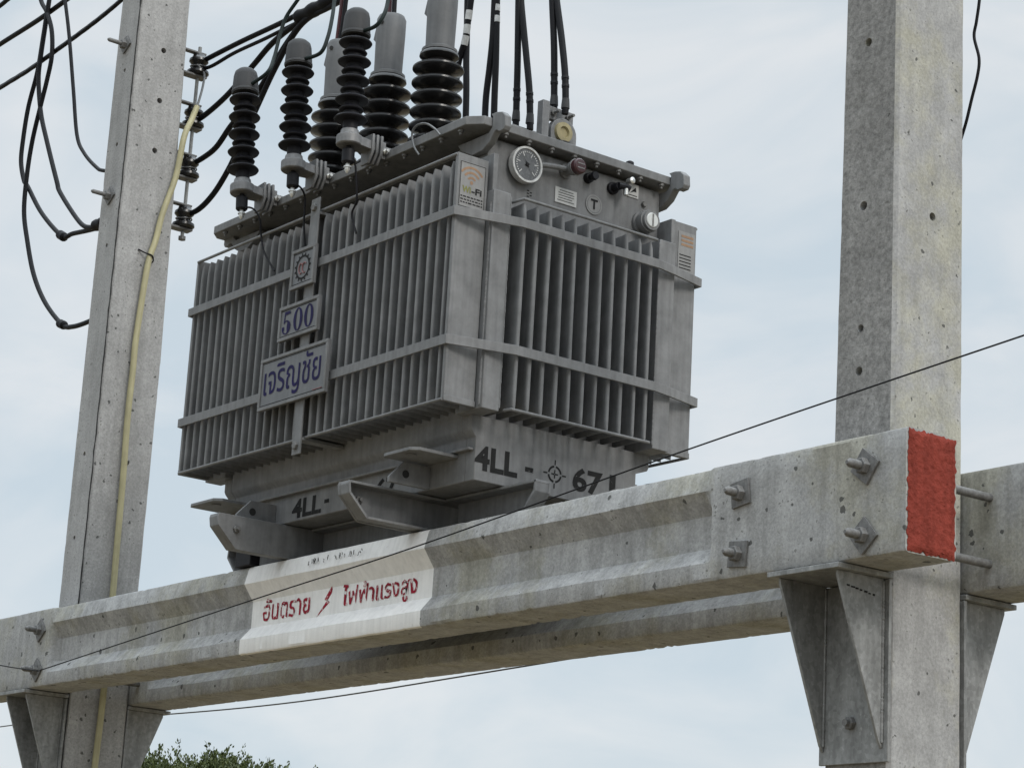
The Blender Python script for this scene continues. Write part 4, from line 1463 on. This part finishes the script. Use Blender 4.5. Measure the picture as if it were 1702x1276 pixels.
# ------------------------------------------------------------------ cables, wires and conduit (paths in world metres)
PATH = {
    'W1': [(-9.34, 0.75, 3.841), (-8.788, 0.75, 3.851), (-8.348, 0.75, 3.852), (-7.851, 0.75, 3.878), (-7.458, 0.75, 3.904), (-7.157, 0.75, 3.939), (-6.869, 0.75, 3.988), (-6.455, 0.75, 4.079)],
    'W2': [(-9.335, 0.75, 4.175), (-8.872, 0.75, 4.183), (-8.34, 0.75, 4.179), (-7.963, 0.75, 4.191), (-7.603, 0.75, 4.212), (-7.069, 0.75, 4.252)],
    'W3': [(-9.508, 0.75, 4.462), (-8.948, 0.75, 4.483), (-8.814, 0.75, 4.492), (-8.416, 0.75, 4.499)],
    'W4': [(-7.963, 0.7, 4.439), (-7.831, 0.7, 4.149), (-7.711, 0.7, 3.868), (-7.565, 0.7, 3.467), (-7.446, 0.7, 3.142), (-7.32, 0.7, 2.993), (-7.139, 0.7, 2.859), (-7.031, 0.7, 2.809), (-6.706, 0.7, 2.718)],
    'A': [(-8.365, 0.72, 4.54), (-8.237, 0.72, 4.287), (-8.123, 0.72, 4.163), (-8.018, 0.72, 4.002), (-7.976, 0.72, 3.818), (-8.007, 0.72, 3.665), (-8.055, 0.72, 3.517), (-8.12, 0.72, 3.298), (-8.143, 0.72, 3.076), (-8.126, 0.72, 2.833), (-8.033, 0.72, 2.623), (-7.881, 0.72, 2.364), (-7.675, 0.72, 2.142), (-7.413, 0.72, 1.954), (-7.273, 0.72, 1.912), (-7.061, 0.72, 1.902), (-6.795, 0.72, 1.916)],
    'B': [(-8.106, 0.72, 4.453), (-8.108, 0.72, 4.245), (-8.123, 0.72, 4.056), (-8.138, 0.72, 3.867), (-8.134, 0.72, 3.71), (-8.041, 0.72, 3.457), (-7.906, 0.72, 3.232), (-7.705, 0.72, 2.925), (-7.625, 0.72, 2.82), (-7.327, 0.72, 2.569), (-7.175, 0.72, 2.499), (-7.061, 0.72, 2.491), (-6.802, 0.72, 2.477)],
    'Cc': [(-8.136, 0.75, 4.473), (-8.183, 0.75, 4.237), (-8.204, 0.75, 4.036), (-8.232, 0.75, 3.797), (-8.308, 0.75, 3.577), (-8.331, 0.75, 3.355), (-8.321, 0.75, 3.21), (-8.245, 0.75, 3.069), (-8.18, 0.75, 3.013), (-7.924, 0.75, 2.772), (-7.608, 0.75, 2.555), (-7.455, 0.75, 2.534), (-7.142, 0.75, 2.495), (-6.859, 0.75, 2.479)],
    'R1a': [(-6.093, 0.72, 3.192), (-6.006, 0.72, 3.192), (-5.586, 0.72, 3.182), (-5.215, 0.72, 3.164), (-4.978, 0.72, 3.157), (-4.636, 0.72, 3.147), (-4.203, 0.72, 3.141)],
    'R1b': [(-6.033, 0.72, 3.153), (-5.884, 0.72, 3.13), (-5.641, 0.72, 3.135), (-5.329, 0.72, 3.12), (-5.089, 0.72, 3.114), (-4.799, 0.72, 3.106), (-4.575, 0.72, 3.107), (-4.2, 0.72, 3.114)],
    'R2': [(-6.057, 0.72, 2.842), (-5.913, 0.72, 2.849), (-5.678, 0.72, 2.901), (-5.432, 0.72, 2.996), (-5.232, 0.72, 3.073), (-4.972, 0.72, 3.111), (-4.716, 0.72, 3.12), (-4.201, 0.72, 3.124)],
    'R3': [(-6.051, 0.72, 2.59), (-5.901, 0.72, 2.593), (-5.751, 0.72, 2.619), (-5.619, 0.72, 2.698), (-5.515, 0.72, 2.744), (-5.373, 0.72, 2.814), (-5.237, 0.72, 2.91), (-5.104, 0.72, 3.017), (-4.914, 0.72, 3.109), (-4.689, 0.72, 3.124), (-4.202, 0.72, 3.135)],
    'R4': [(-6.051, 0.72, 2.297), (-5.881, 0.72, 2.297), (-5.731, 0.72, 2.349), (-5.602, 0.72, 2.443), (-5.512, 0.72, 2.539), (-5.338, 0.72, 2.749), (-5.205, 0.72, 2.901), (-5.044, 0.72, 3.045), (-4.901, 0.72, 3.102), (-4.674, 0.72, 3.1), (-4.199, 0.72, 3.108)],
    'S': [(-4.999, 0.72, 3.136), (-4.803, 0.72, 3.134), (-4.607, 0.72, 3.138), (-4.362, 0.72, 3.136)],
    'lead1': [(-3.605, -0.31, 2.06), (-3.508, -0.29, 2.094), (-3.532, -0.25, 2.184), (-3.553, -0.22, 2.298), (-3.548, -0.2, 2.389), (-3.492, -0.18, 2.463), (-3.384, -0.15, 2.581)],
    'lead2': [(-3.165, -0.31, 2.047), (-3.064, -0.3, 2.047), (-3.05, -0.28, 2.119), (-3.077, -0.25, 2.224), (-3.119, -0.22, 2.33), (-3.152, -0.2, 2.487)],
    'lead3': [(-2.746, -0.31, 2.04), (-2.656, -0.3, 2.039), (-2.631, -0.28, 2.087), (-2.654, -0.25, 2.17), (-2.686, -0.22, 2.324)],
    'b1r': [(-3.84, 0.25, 2.457), (-3.828, 0.25, 2.588), (-3.818, 0.25, 2.706), (-3.813, 0.25, 2.856)],
    'b1k': [(-3.819, 0.25, 2.45), (-3.796, 0.25, 2.578), (-3.786, 0.25, 2.696), (-3.775, 0.25, 2.844)],
    'b2r': [(-3.409, 0.25, 2.456), (-3.413, 0.25, 2.575), (-3.422, 0.25, 2.725)],
    'b2k': [(-3.369, 0.25, 2.444), (-3.374, 0.25, 2.562), (-3.377, 0.25, 2.71)],
    'L1a': [(-3.47, 0.68, 2.281), (-3.46, 0.68, 2.412), (-3.419, 0.68, 2.51), (-3.405, 0.68, 2.604), (-3.392, 0.68, 2.705), (-3.378, 0.68, 2.851)],
    'L1b': [(-3.402, 0.7, 2.12), (-3.412, 0.7, 2.27), (-3.428, 0.7, 2.423), (-3.438, 0.7, 2.576), (-3.449, 0.7, 2.73), (-3.455, 0.7, 2.883)],
    'L2a': [(-3.238, 0.69, 2.072), (-3.24, 0.69, 2.189), (-3.226, 0.69, 2.33), (-3.217, 0.69, 2.474), (-3.22, 0.69, 2.652), (-3.221, 0.69, 2.801)],
    'L2b': [(-3.183, 0.7, 2.06), (-3.189, 0.7, 2.177), (-3.194, 0.7, 2.324), (-3.203, 0.7, 2.473), (-3.216, 0.7, 2.654), (-3.221, 0.7, 2.805)],
    'L3a': [(-3.017, 0.7, 1.98), (-3.018, 0.7, 2.042), (-3.027, 0.7, 2.245), (-3.038, 0.7, 2.422), (-3.05, 0.7, 2.6), (-3.058, 0.7, 2.75)],
    'L3b': [(-2.923, 0.71, 1.946), (-2.928, 0.71, 2.006), (-2.944, 0.71, 2.138), (-2.98, 0.71, 2.306), (-3.022, 0.71, 2.492), (-3.045, 0.71, 2.602), (-3.067, 0.71, 2.756)],
    'L4a': [(-2.745, 0.7, 1.994), (-2.748, 0.7, 2.037), (-2.768, 0.7, 2.281), (-2.8, 0.7, 2.519), (-2.816, 0.7, 2.669)],
    'L4b': [(-2.679, 0.71, 1.951), (-2.679, 0.71, 2.006), (-2.695, 0.71, 2.15), (-2.734, 0.71, 2.331), (-2.782, 0.71, 2.517), (-2.816, 0.71, 2.672)],
    'e1': [(-3.562, -0.31, 1.478), (-3.544, -0.3, 1.479), (-3.53, -0.28, 1.467), (-3.517, -0.26, 1.428), (-3.521, -0.245, 1.362), (-3.492, -0.24, 1.281), (-3.403, -0.235, 1.179)],
    'e2': [(-3.188, -0.31, 1.493), (-3.171, -0.3, 1.489), (-3.157, -0.28, 1.469), (-3.177, -0.25, 1.439), (-3.186, -0.24, 1.333), (-3.17, -0.235, 1.228)],
    'e3': [(-2.814, -0.31, 1.512), (-2.781, -0.3, 1.517), (-2.779, -0.27, 1.488), (-2.777, -0.25, 1.344), (-2.82, -0.24, 1.29), (-2.785, -0.235, 1.201)],
    'loop': [(-2.483, -0.16, 1.476), (-2.526, -0.16, 1.526), (-2.545, -0.16, 1.585), (-2.514, -0.16, 1.61), (-2.451, -0.16, 1.6), (-2.39, -0.16, 1.563), (-2.345, -0.16, 1.523)],
    'cond': [(-5.86, 0.639, 2.86), (-5.84, 0.603, 2.767), (-5.8, 0.548, 2.644), (-5.8, 0.521, 2.41), (-5.8, 0.464, 2.189), (-5.8, 0.44, 2.038), (-5.8, 0.415, 1.938), (-5.8, 0.402, 1.826), (-5.8, 0.382, 1.483), (-5.8, 0.382, 1.314), (-5.8, 0.379, 1.055), (-5.8, 0.387, 0.758), (-5.8, 0.391, 0.407), (-5.8, 0.395, 0.156), (-5.8, 0.398, -0.365), (-5.8, 0.39, -0.736), (-5.8, 0.381, -1.16)],
    'gw': [(-5.86, 0.639, 2.853), (-5.9, 0.685, 3.001), (-5.94, 0.706, 3.1), (-5.97, 0.676, 3.15)],
    'w1': [(-5.536, -0.1, -0.336), (-3.487, -0.1, -0.179), (-2.379, -0.1, -0.097), (-0.889, -0.1, 0.041), (0.539, -0.1, 0.156), (1.33, -0.1, 0.215)],
    'w1b': [(-5.537, -0.1, -0.333), (-5.752, -0.1, -0.305), (-5.96, -0.1, -0.274), (-6.55, -0.1, -0.182)],
    'w2': [(-8.689, 0.97, -0.349), (-8.19, 0.97, -0.33), (-7.113, 0.97, -0.341), (-6.218, 0.97, -0.378), (-4.856, 0.97, -0.397), (-3.316, 0.97, -0.368), (-1.531, 0.97, -0.323), (-0.379, 0.97, -0.287), (0.114, 0.97, -0.272)],
    'rw': [(-0.239, 0.6, 1.793), (-0.25, 0.6, 1.661), (-0.263, 0.6, 1.585), (-0.273, 0.6, 1.531), (-0.251, 0.6, 1.447), (-0.257, 0.6, 1.386), (-0.283, 0.6, 1.306), (-0.307, 0.6, 1.23), (-0.333, 0.6, 1.167)],
}


def cable(key, r, mat, label, cat='cable', group=None, name='cable', extra=None, **k):
    p = PATH[key]
    mid = p[len(p) // 2]
    o = MB().tube(p, r, 10, smooth=8).build(name, M[mat], smooth=70, origin=mid)
    ORIGIN[o.name] = Vector(mid)
    return tag(o, label, cat, group)


def sleeve(parent, p, d, r, L, mat='cable', name='sleeve'):
    d = Vector(d).normalized()
    p = Vector(p)
    return MB().lathe(p - d * L / 2, d, [(0, r * .6), (L * .12, r), (L * .35, r * 1.06), (L * .5, r * .94), (L * .7, r * 1.06), (L * .88, r), (L, r * .6)], 12).build(name, M[mat], parent)


G1 = 'low-voltage lines left of the left pole'
# heavy twisted line
o = thing('cable', PATH['W1'][3], 'thick twisted black line rising from the left edge to the left pole', 'cable', G1)
P1 = spline(PATH['W1'], 14)
for ph in (0, 2.1, 4.2):
    q = []
    for i, p in enumerate(P1):
        a = i * 0.42 + ph
        q.append(p + Vector((math.cos(a) * 0.3, math.sin(a) * 0.5, math.sin(a) * 0.8)) * 0.013)
    MB().tube(q, 0.0125, 8, smooth=0).build('strand', M['cable'], o, smooth=70)
cable('W2', 0.016, 'cable', 'straight black line crossing above the twisted one', group=G1)
cable('W3', 0.015, 'cable', 'black line cutting the upper left corner', group=G1)
cable('W4', 0.0115, 'cable', 'thin black drop wire bending in to the left pole, closest to it', group=G1)
o = cable('A', 0.0145, 'cable', 'longest black loop hanging lowest beside the left pole', group=G1)
sleeve(o, PATH['A'][13], Vector(PATH['A'][15]) - Vector(PATH['A'][12]), 0.026, 0.085, name='splice_sleeve')
o = cable('B', 0.0145, 'cable', 'black loop meeting the left pole at the upper splice, right of its pair', group=G1)
sleeve(o, PATH['B'][11], Vector(PATH['B'][12]) - Vector(PATH['B'][10]), 0.034, 0.12, name='splice_sleeve')
o = cable('Cc', 0.0145, 'cable', 'black loop ending in a sleeve just left of the upper splice', group=G1)
sleeve(o, PATH['Cc'][10], Vector(PATH['Cc'][11]) - Vector(PATH['Cc'][9]), 0.028, 0.09, name='splice_sleeve')

G2 = 'lines fanning out from the spool rack'
cable('R1a', 0.0145, 'cable', 'upper of the two black lines leaving the top spool', group=G2)
cable('R1b', 0.0105, 'cable', 'lower, thinner black line leaving the top spool', group=G2)
cable('R2', 0.0155, 'cable', 'black line leaving the second spool from the top', group=G2)
cable('R3', 0.0155, 'cable', 'black line leaving the third spool, behind the left arrester', group=G2)
cable('R4', 0.0155, 'cable', 'black line leaving the bottom spool, passing lowest', group=G2)
o = MB().tube(PATH['S'], lambda t: 0.036 + 0.005 * math.sin(t * 31), 14).build('cable_sleeve', M['cable'], smooth=60, origin=PATH['S'][1])
tag(o, 'thick black wrapped sleeve where the fanned lines join', 'sleeve')

G3 = 'lead wires of the surge arresters'
cable('lead1', 0.0085, 'cable_green', 'lead wire curving up from the left arrester cap', group=G3)
cable('lead2', 0.0085, 'cable_green', 'lead wire curving up from the middle arrester cap', group=G3)
cable('lead3', 0.0085, 'cable_green', 'lead wire curving up from the right arrester cap', group=G3)
G4 = 'cables on top of the grey bushing boots'
cable('b1r', 0.010, 'cable_red', 'dark red cable into the left grey bushing boot', group=G4)
cable('b1k', 0.011, 'cable', 'black cable into the left grey bushing boot', group=G4)
cable('b2r', 0.010, 'cable_red', 'dark red cable into the middle grey bushing boot', group=G4)
cable('b2k', 0.011, 'cable', 'black cable into the middle grey bushing boot', group=G4)

G5 = 'low-voltage cable pairs rising from the lid'
LBL = {
    'L1a': 'black cable with three white tape bands, slanting beside the right bushing',
    'L1b': 'plain black cable next to the right bushing, straight',
    'L2a': 'black cable leaning left in the pair with two white bands',
    'L2b': 'upright black cable with two white bands near the top',
    'L3a': 'left cable of the pair right above the lid corner hook',
    'L3b': 'right, bent cable of the pair right above the lid corner hook',
    'L4a': 'left cable bolted to the block with the yellow ring',
    'L4b': 'right, bent cable bolted to the block with the yellow ring'}
low = {}
for k_, l_ in LBL.items():
    low[k_] = cable(k_, 0.0150, 'cable', l_, group=G5)


def tape_on(key, zs, w=0.045, r=0.0165, mat='tape', name='tape_band'):
    P_ = spline(PATH[key], 40)
    for z in zs:
        i = min(range(1, len(P_) - 1), key=lambda q: abs(P_[q].z - z))
        d = (P_[i + 1] - P_[i - 1]).normalized()
        MB().lathe(P_[i] - d * w / 2, d, [(0, r), (w, r)], 14).build(name, M[mat], low[key], smooth=30)


zt = lambda key, i: PATH[key][i][2]
tape_on('L1a', (zt('L1a', 2), (zt('L1a', 2) + zt('L1a', 3)) / 2 + .005, zt('L1a', 3) + 0.025))
tape_on('L2b', (zt('L2b', 4) - 0.10, zt('L2b', 4) - 0.045), 0.032)
for k_ in ('L3a', 'L3b', 'L4a', 'L4b'):
    p0 = Vector(PATH[k_][1])
    q = MB()
    q.lathe(p0 - Vector((0, 0, 0.03)), (0, 0, 1), [(0, 0.019), (0.02, 0.018), (0.045, 0.0160)], 12)
    q.build('cable_lug', M['boot'], low[k_])
    tape_on(k_, (p0.z + 0.075, p0.z + 0.115), 0.012, 0.0172, 'rubber', 'heat_shrink_ring')

G6 = 'thin earth wires from the arrester bases'
cable('e1', 0.0042, 'cable', 'thin black wire from the left arrester base to the upper band', 'wire', G6, 'wire')
cable('e2', 0.0042, 'cable', 'thin black wire from the middle arrester base to the emblem plate', 'wire', G6, 'wire')
cable('e3', 0.0042, 'cable', 'thin black wire from the right arrester base down over the fins', 'wire', G6, 'wire')
cable('loop', 0.0045, 'wire_grey', 'short grey wire looped over the lid edge below the right bushing', 'wire', None, 'wire')
o = cable('cond', 0.0165, 'conduit', 'faded yellow conduit running down the side of the left pole', 'conduit', None, 'conduit')
m = MB()
pc = PATH['cond'][6]
m.tube([(-5.822, pc[1] - 0.06, pc[2] + 0.03), (-5.80, pc[1] - 0.025, pc[2] + 0.012), (-5.778, pc[1], pc[2]), (-5.80, pc[1] + 0.022, pc[2] - 0.014), (-5.822, pc[1] + 0.03, pc[2] - 0.02)], 0.004, 6)
m.build('tie_wire', M['cable'], o)
cable('gw', 0.0065, 'wire_grey', 'bare grey wire coming out of the top of the yellow conduit', 'wire', None, 'wire')
cable('w1', 0.0027, 'cable', 'long thin wire crossing in front of the transformer and the right pole', 'wire', None, 'wire')
cable('w1b', 0.0030, 'cable', 'short wire from the lower left bolt to the left edge', 'wire', None, 'wire')
cable('w2', 0.0036, 'wire_grey', 'thin grey wire sagging below the far beam', 'wire', None, 'wire')
cable('rw', 0.0055, 'cable', 'wavy black wire hanging to the right of the right pole', 'wire', None, 'wire')

# ------------------------------------------------------------------ spool rack on the left pole
rk = thing('insulator_rack', (-6.0, 0.57, 2.2), 'steel rack with four black spool insulators on the left pole', 'insulator rack')
MB().box(-6.045, -5.955, 0.560, 0.572, 2.10, 3.38).build('back_strap', M['galv'], rk, bevel=0.002)
for zc in (3.150, 2.845, 2.552, 2.262):
    MB().box(-6.018, -5.982, 0.5725, 0.735, zc + 0.075, zc + 0.086).build('rack_arm', M['bolt'], rk, bevel=0.002)
    MB().box(-6.030, -5.970, 0.5725, 0.745, zc - 0.064, zc - 0.052).build('rack_shelf', M['bolt'], rk, bevel=0.002)
    s_ = MB().lathe((-6.0, 0.70, zc - 0.0515), (0, 0, 1), [(0, 0.052), (0.012, 0.062), (0.026, 0.060), (0.038, 0.040), (0.058, 0.036), (0.070, 0.044), (0.082, 0.054), (0.096, 0.052), (0.108, 0.040), (0.122, 0.034)], 24).build('spool', M['porcelain'], rk)
    w_ = MB()
    for q in range(1):
        w_.tube([(-6.0 + 0.043 * math.cos(R(a_)), 0.70 + 0.043 * math.sin(R(a_)), zc + 0.0 + q * 0.010 + 0.004 * math.sin(R(a_ * 2))) for a_ in range(0, 361, 30)], 0.0042, 6, smooth=2)
    w_.build('binding_wire', M['wire_grey'], s_)
MB().cyl((-6.0, 0.70, 2.165), (-6.0, 0.70, 3.27), 0.010, 10).build('rack_rod', M['galv'], rk)
MB().hexnut((-6.0, 0.70, 2.1645), (0, 0, -1), 0.022, 0.02).build('rod_nut', M['bolt'], rk, smooth=30)

# dark hold-down block under the left skid
hb = thing('hold_down_clamp', (-3.86, 0.02, 0.0), 'dark steel hold-down clamp on the near beam beside the left skid', 'clamp')
m = MB()
m.prism([(-3.925, 0.0015), (-3.80, 0.0015), (-3.80, 0.050), (-3.845, 0.082), (-3.925, 0.082)], 'y', 0.0, 0.05)
m.build('clamp_body', M['rubber'], hb, bevel=0.004)
MB().hexnut((-3.885, 0.025, 0.0825), (0, 0, 1), 0.02, 0.018).build('clamp_nut', M['bolt'], hb, smooth=30)


# ------------------------------------------------------------------ tree beyond
def tree(x, y, h, rx, label, seed):
    rnd = random.Random(seed)
    t = thing('tree', (x, y, GZ), label, 'tree')
    tr = MB()
    tr.tube([(x, y, GZ), (x + .1, y, GZ + h * .25), (x - .1, y + .1, GZ + h * .55), (x, y, GZ + h * .85)], lambda u: 0.30 * (1 - u * .8), 10)
    tops = []
    for k in range(26):
        a = rnd.uniform(0, 2 * math.pi)
        r = rx * math.sqrt(rnd.uniform(0.02, 1.0)) * 0.92
        top = GZ + h * (1.0 - 0.22 * (r / rx) ** 2 - rnd.uniform(0.0, 0.17))
        tops.append((x + math.cos(a) * r, y + math.sin(a) * r * .8, top))
    for (tx, ty, tz) in tops:
        tr.tube([(x, y, GZ + h * rnd.uniform(.25, .45)), ((x + tx) / 2, (y + ty) / 2, GZ + h * .62), (tx, ty, tz - 0.15)], lambda u: 0.085 * (1 - u * .88), 6, smooth=4)
    tr.build('trunk', M['bark'], t)
    vs, fs = [], []

    def leaf(p, d, L, w):
        d = d.normalized()
        a = Vector((rnd.uniform(-1, 1), rnd.uniform(-1, 1), rnd.uniform(-1, 1)))
        s = d.cross(a).normalized() * w
        n = len(vs)
        vs.extend([p, p + d * L * .5 + s, p + d * L, p + d * L * .5 - s])
        fs.append((n, n + 1, n + 2, n + 3))
    for (tx, ty, tz) in tops:
        for sh in range(60):
            base = Vector((tx + rnd.gauss(0, .55), ty + rnd.gauss(0, .55), tz - abs(rnd.gauss(0, .65)) - 0.1))
            out = (base - Vector((x, y, GZ + h * .45))).normalized() + Vector((rnd.uniform(-.6, .6), rnd.uniform(-.6, .6), rnd.uniform(0, .9)))
            out.normalize()
            L = rnd.uniform(.25, .75)
            for q in range(34):
                u = rnd.random()
                p = base + out * L * u + Vector((rnd.gauss(0, .07), rnd.gauss(0, .07), rnd.gauss(0, .07))) * (1.5 - u)
                leaf(p, out + Vector((rnd.uniform(-1, 1), rnd.uniform(-1, 1), rnd.uniform(-.6, 1))) * .9, rnd.uniform(.08, .16), rnd.uniform(.020, .042))
    m = MB()
    m.v = [tuple(p) for p in vs]
    m.f = fs
    m.mi = [0] * len(fs)
    m.build('crown', M['leaf'], t, smooth=0)
    return t


tree(-57.2, 30.0, 8.58, 3.75, 'bushy green tree whose top shows below the beams at the lower left', 4)
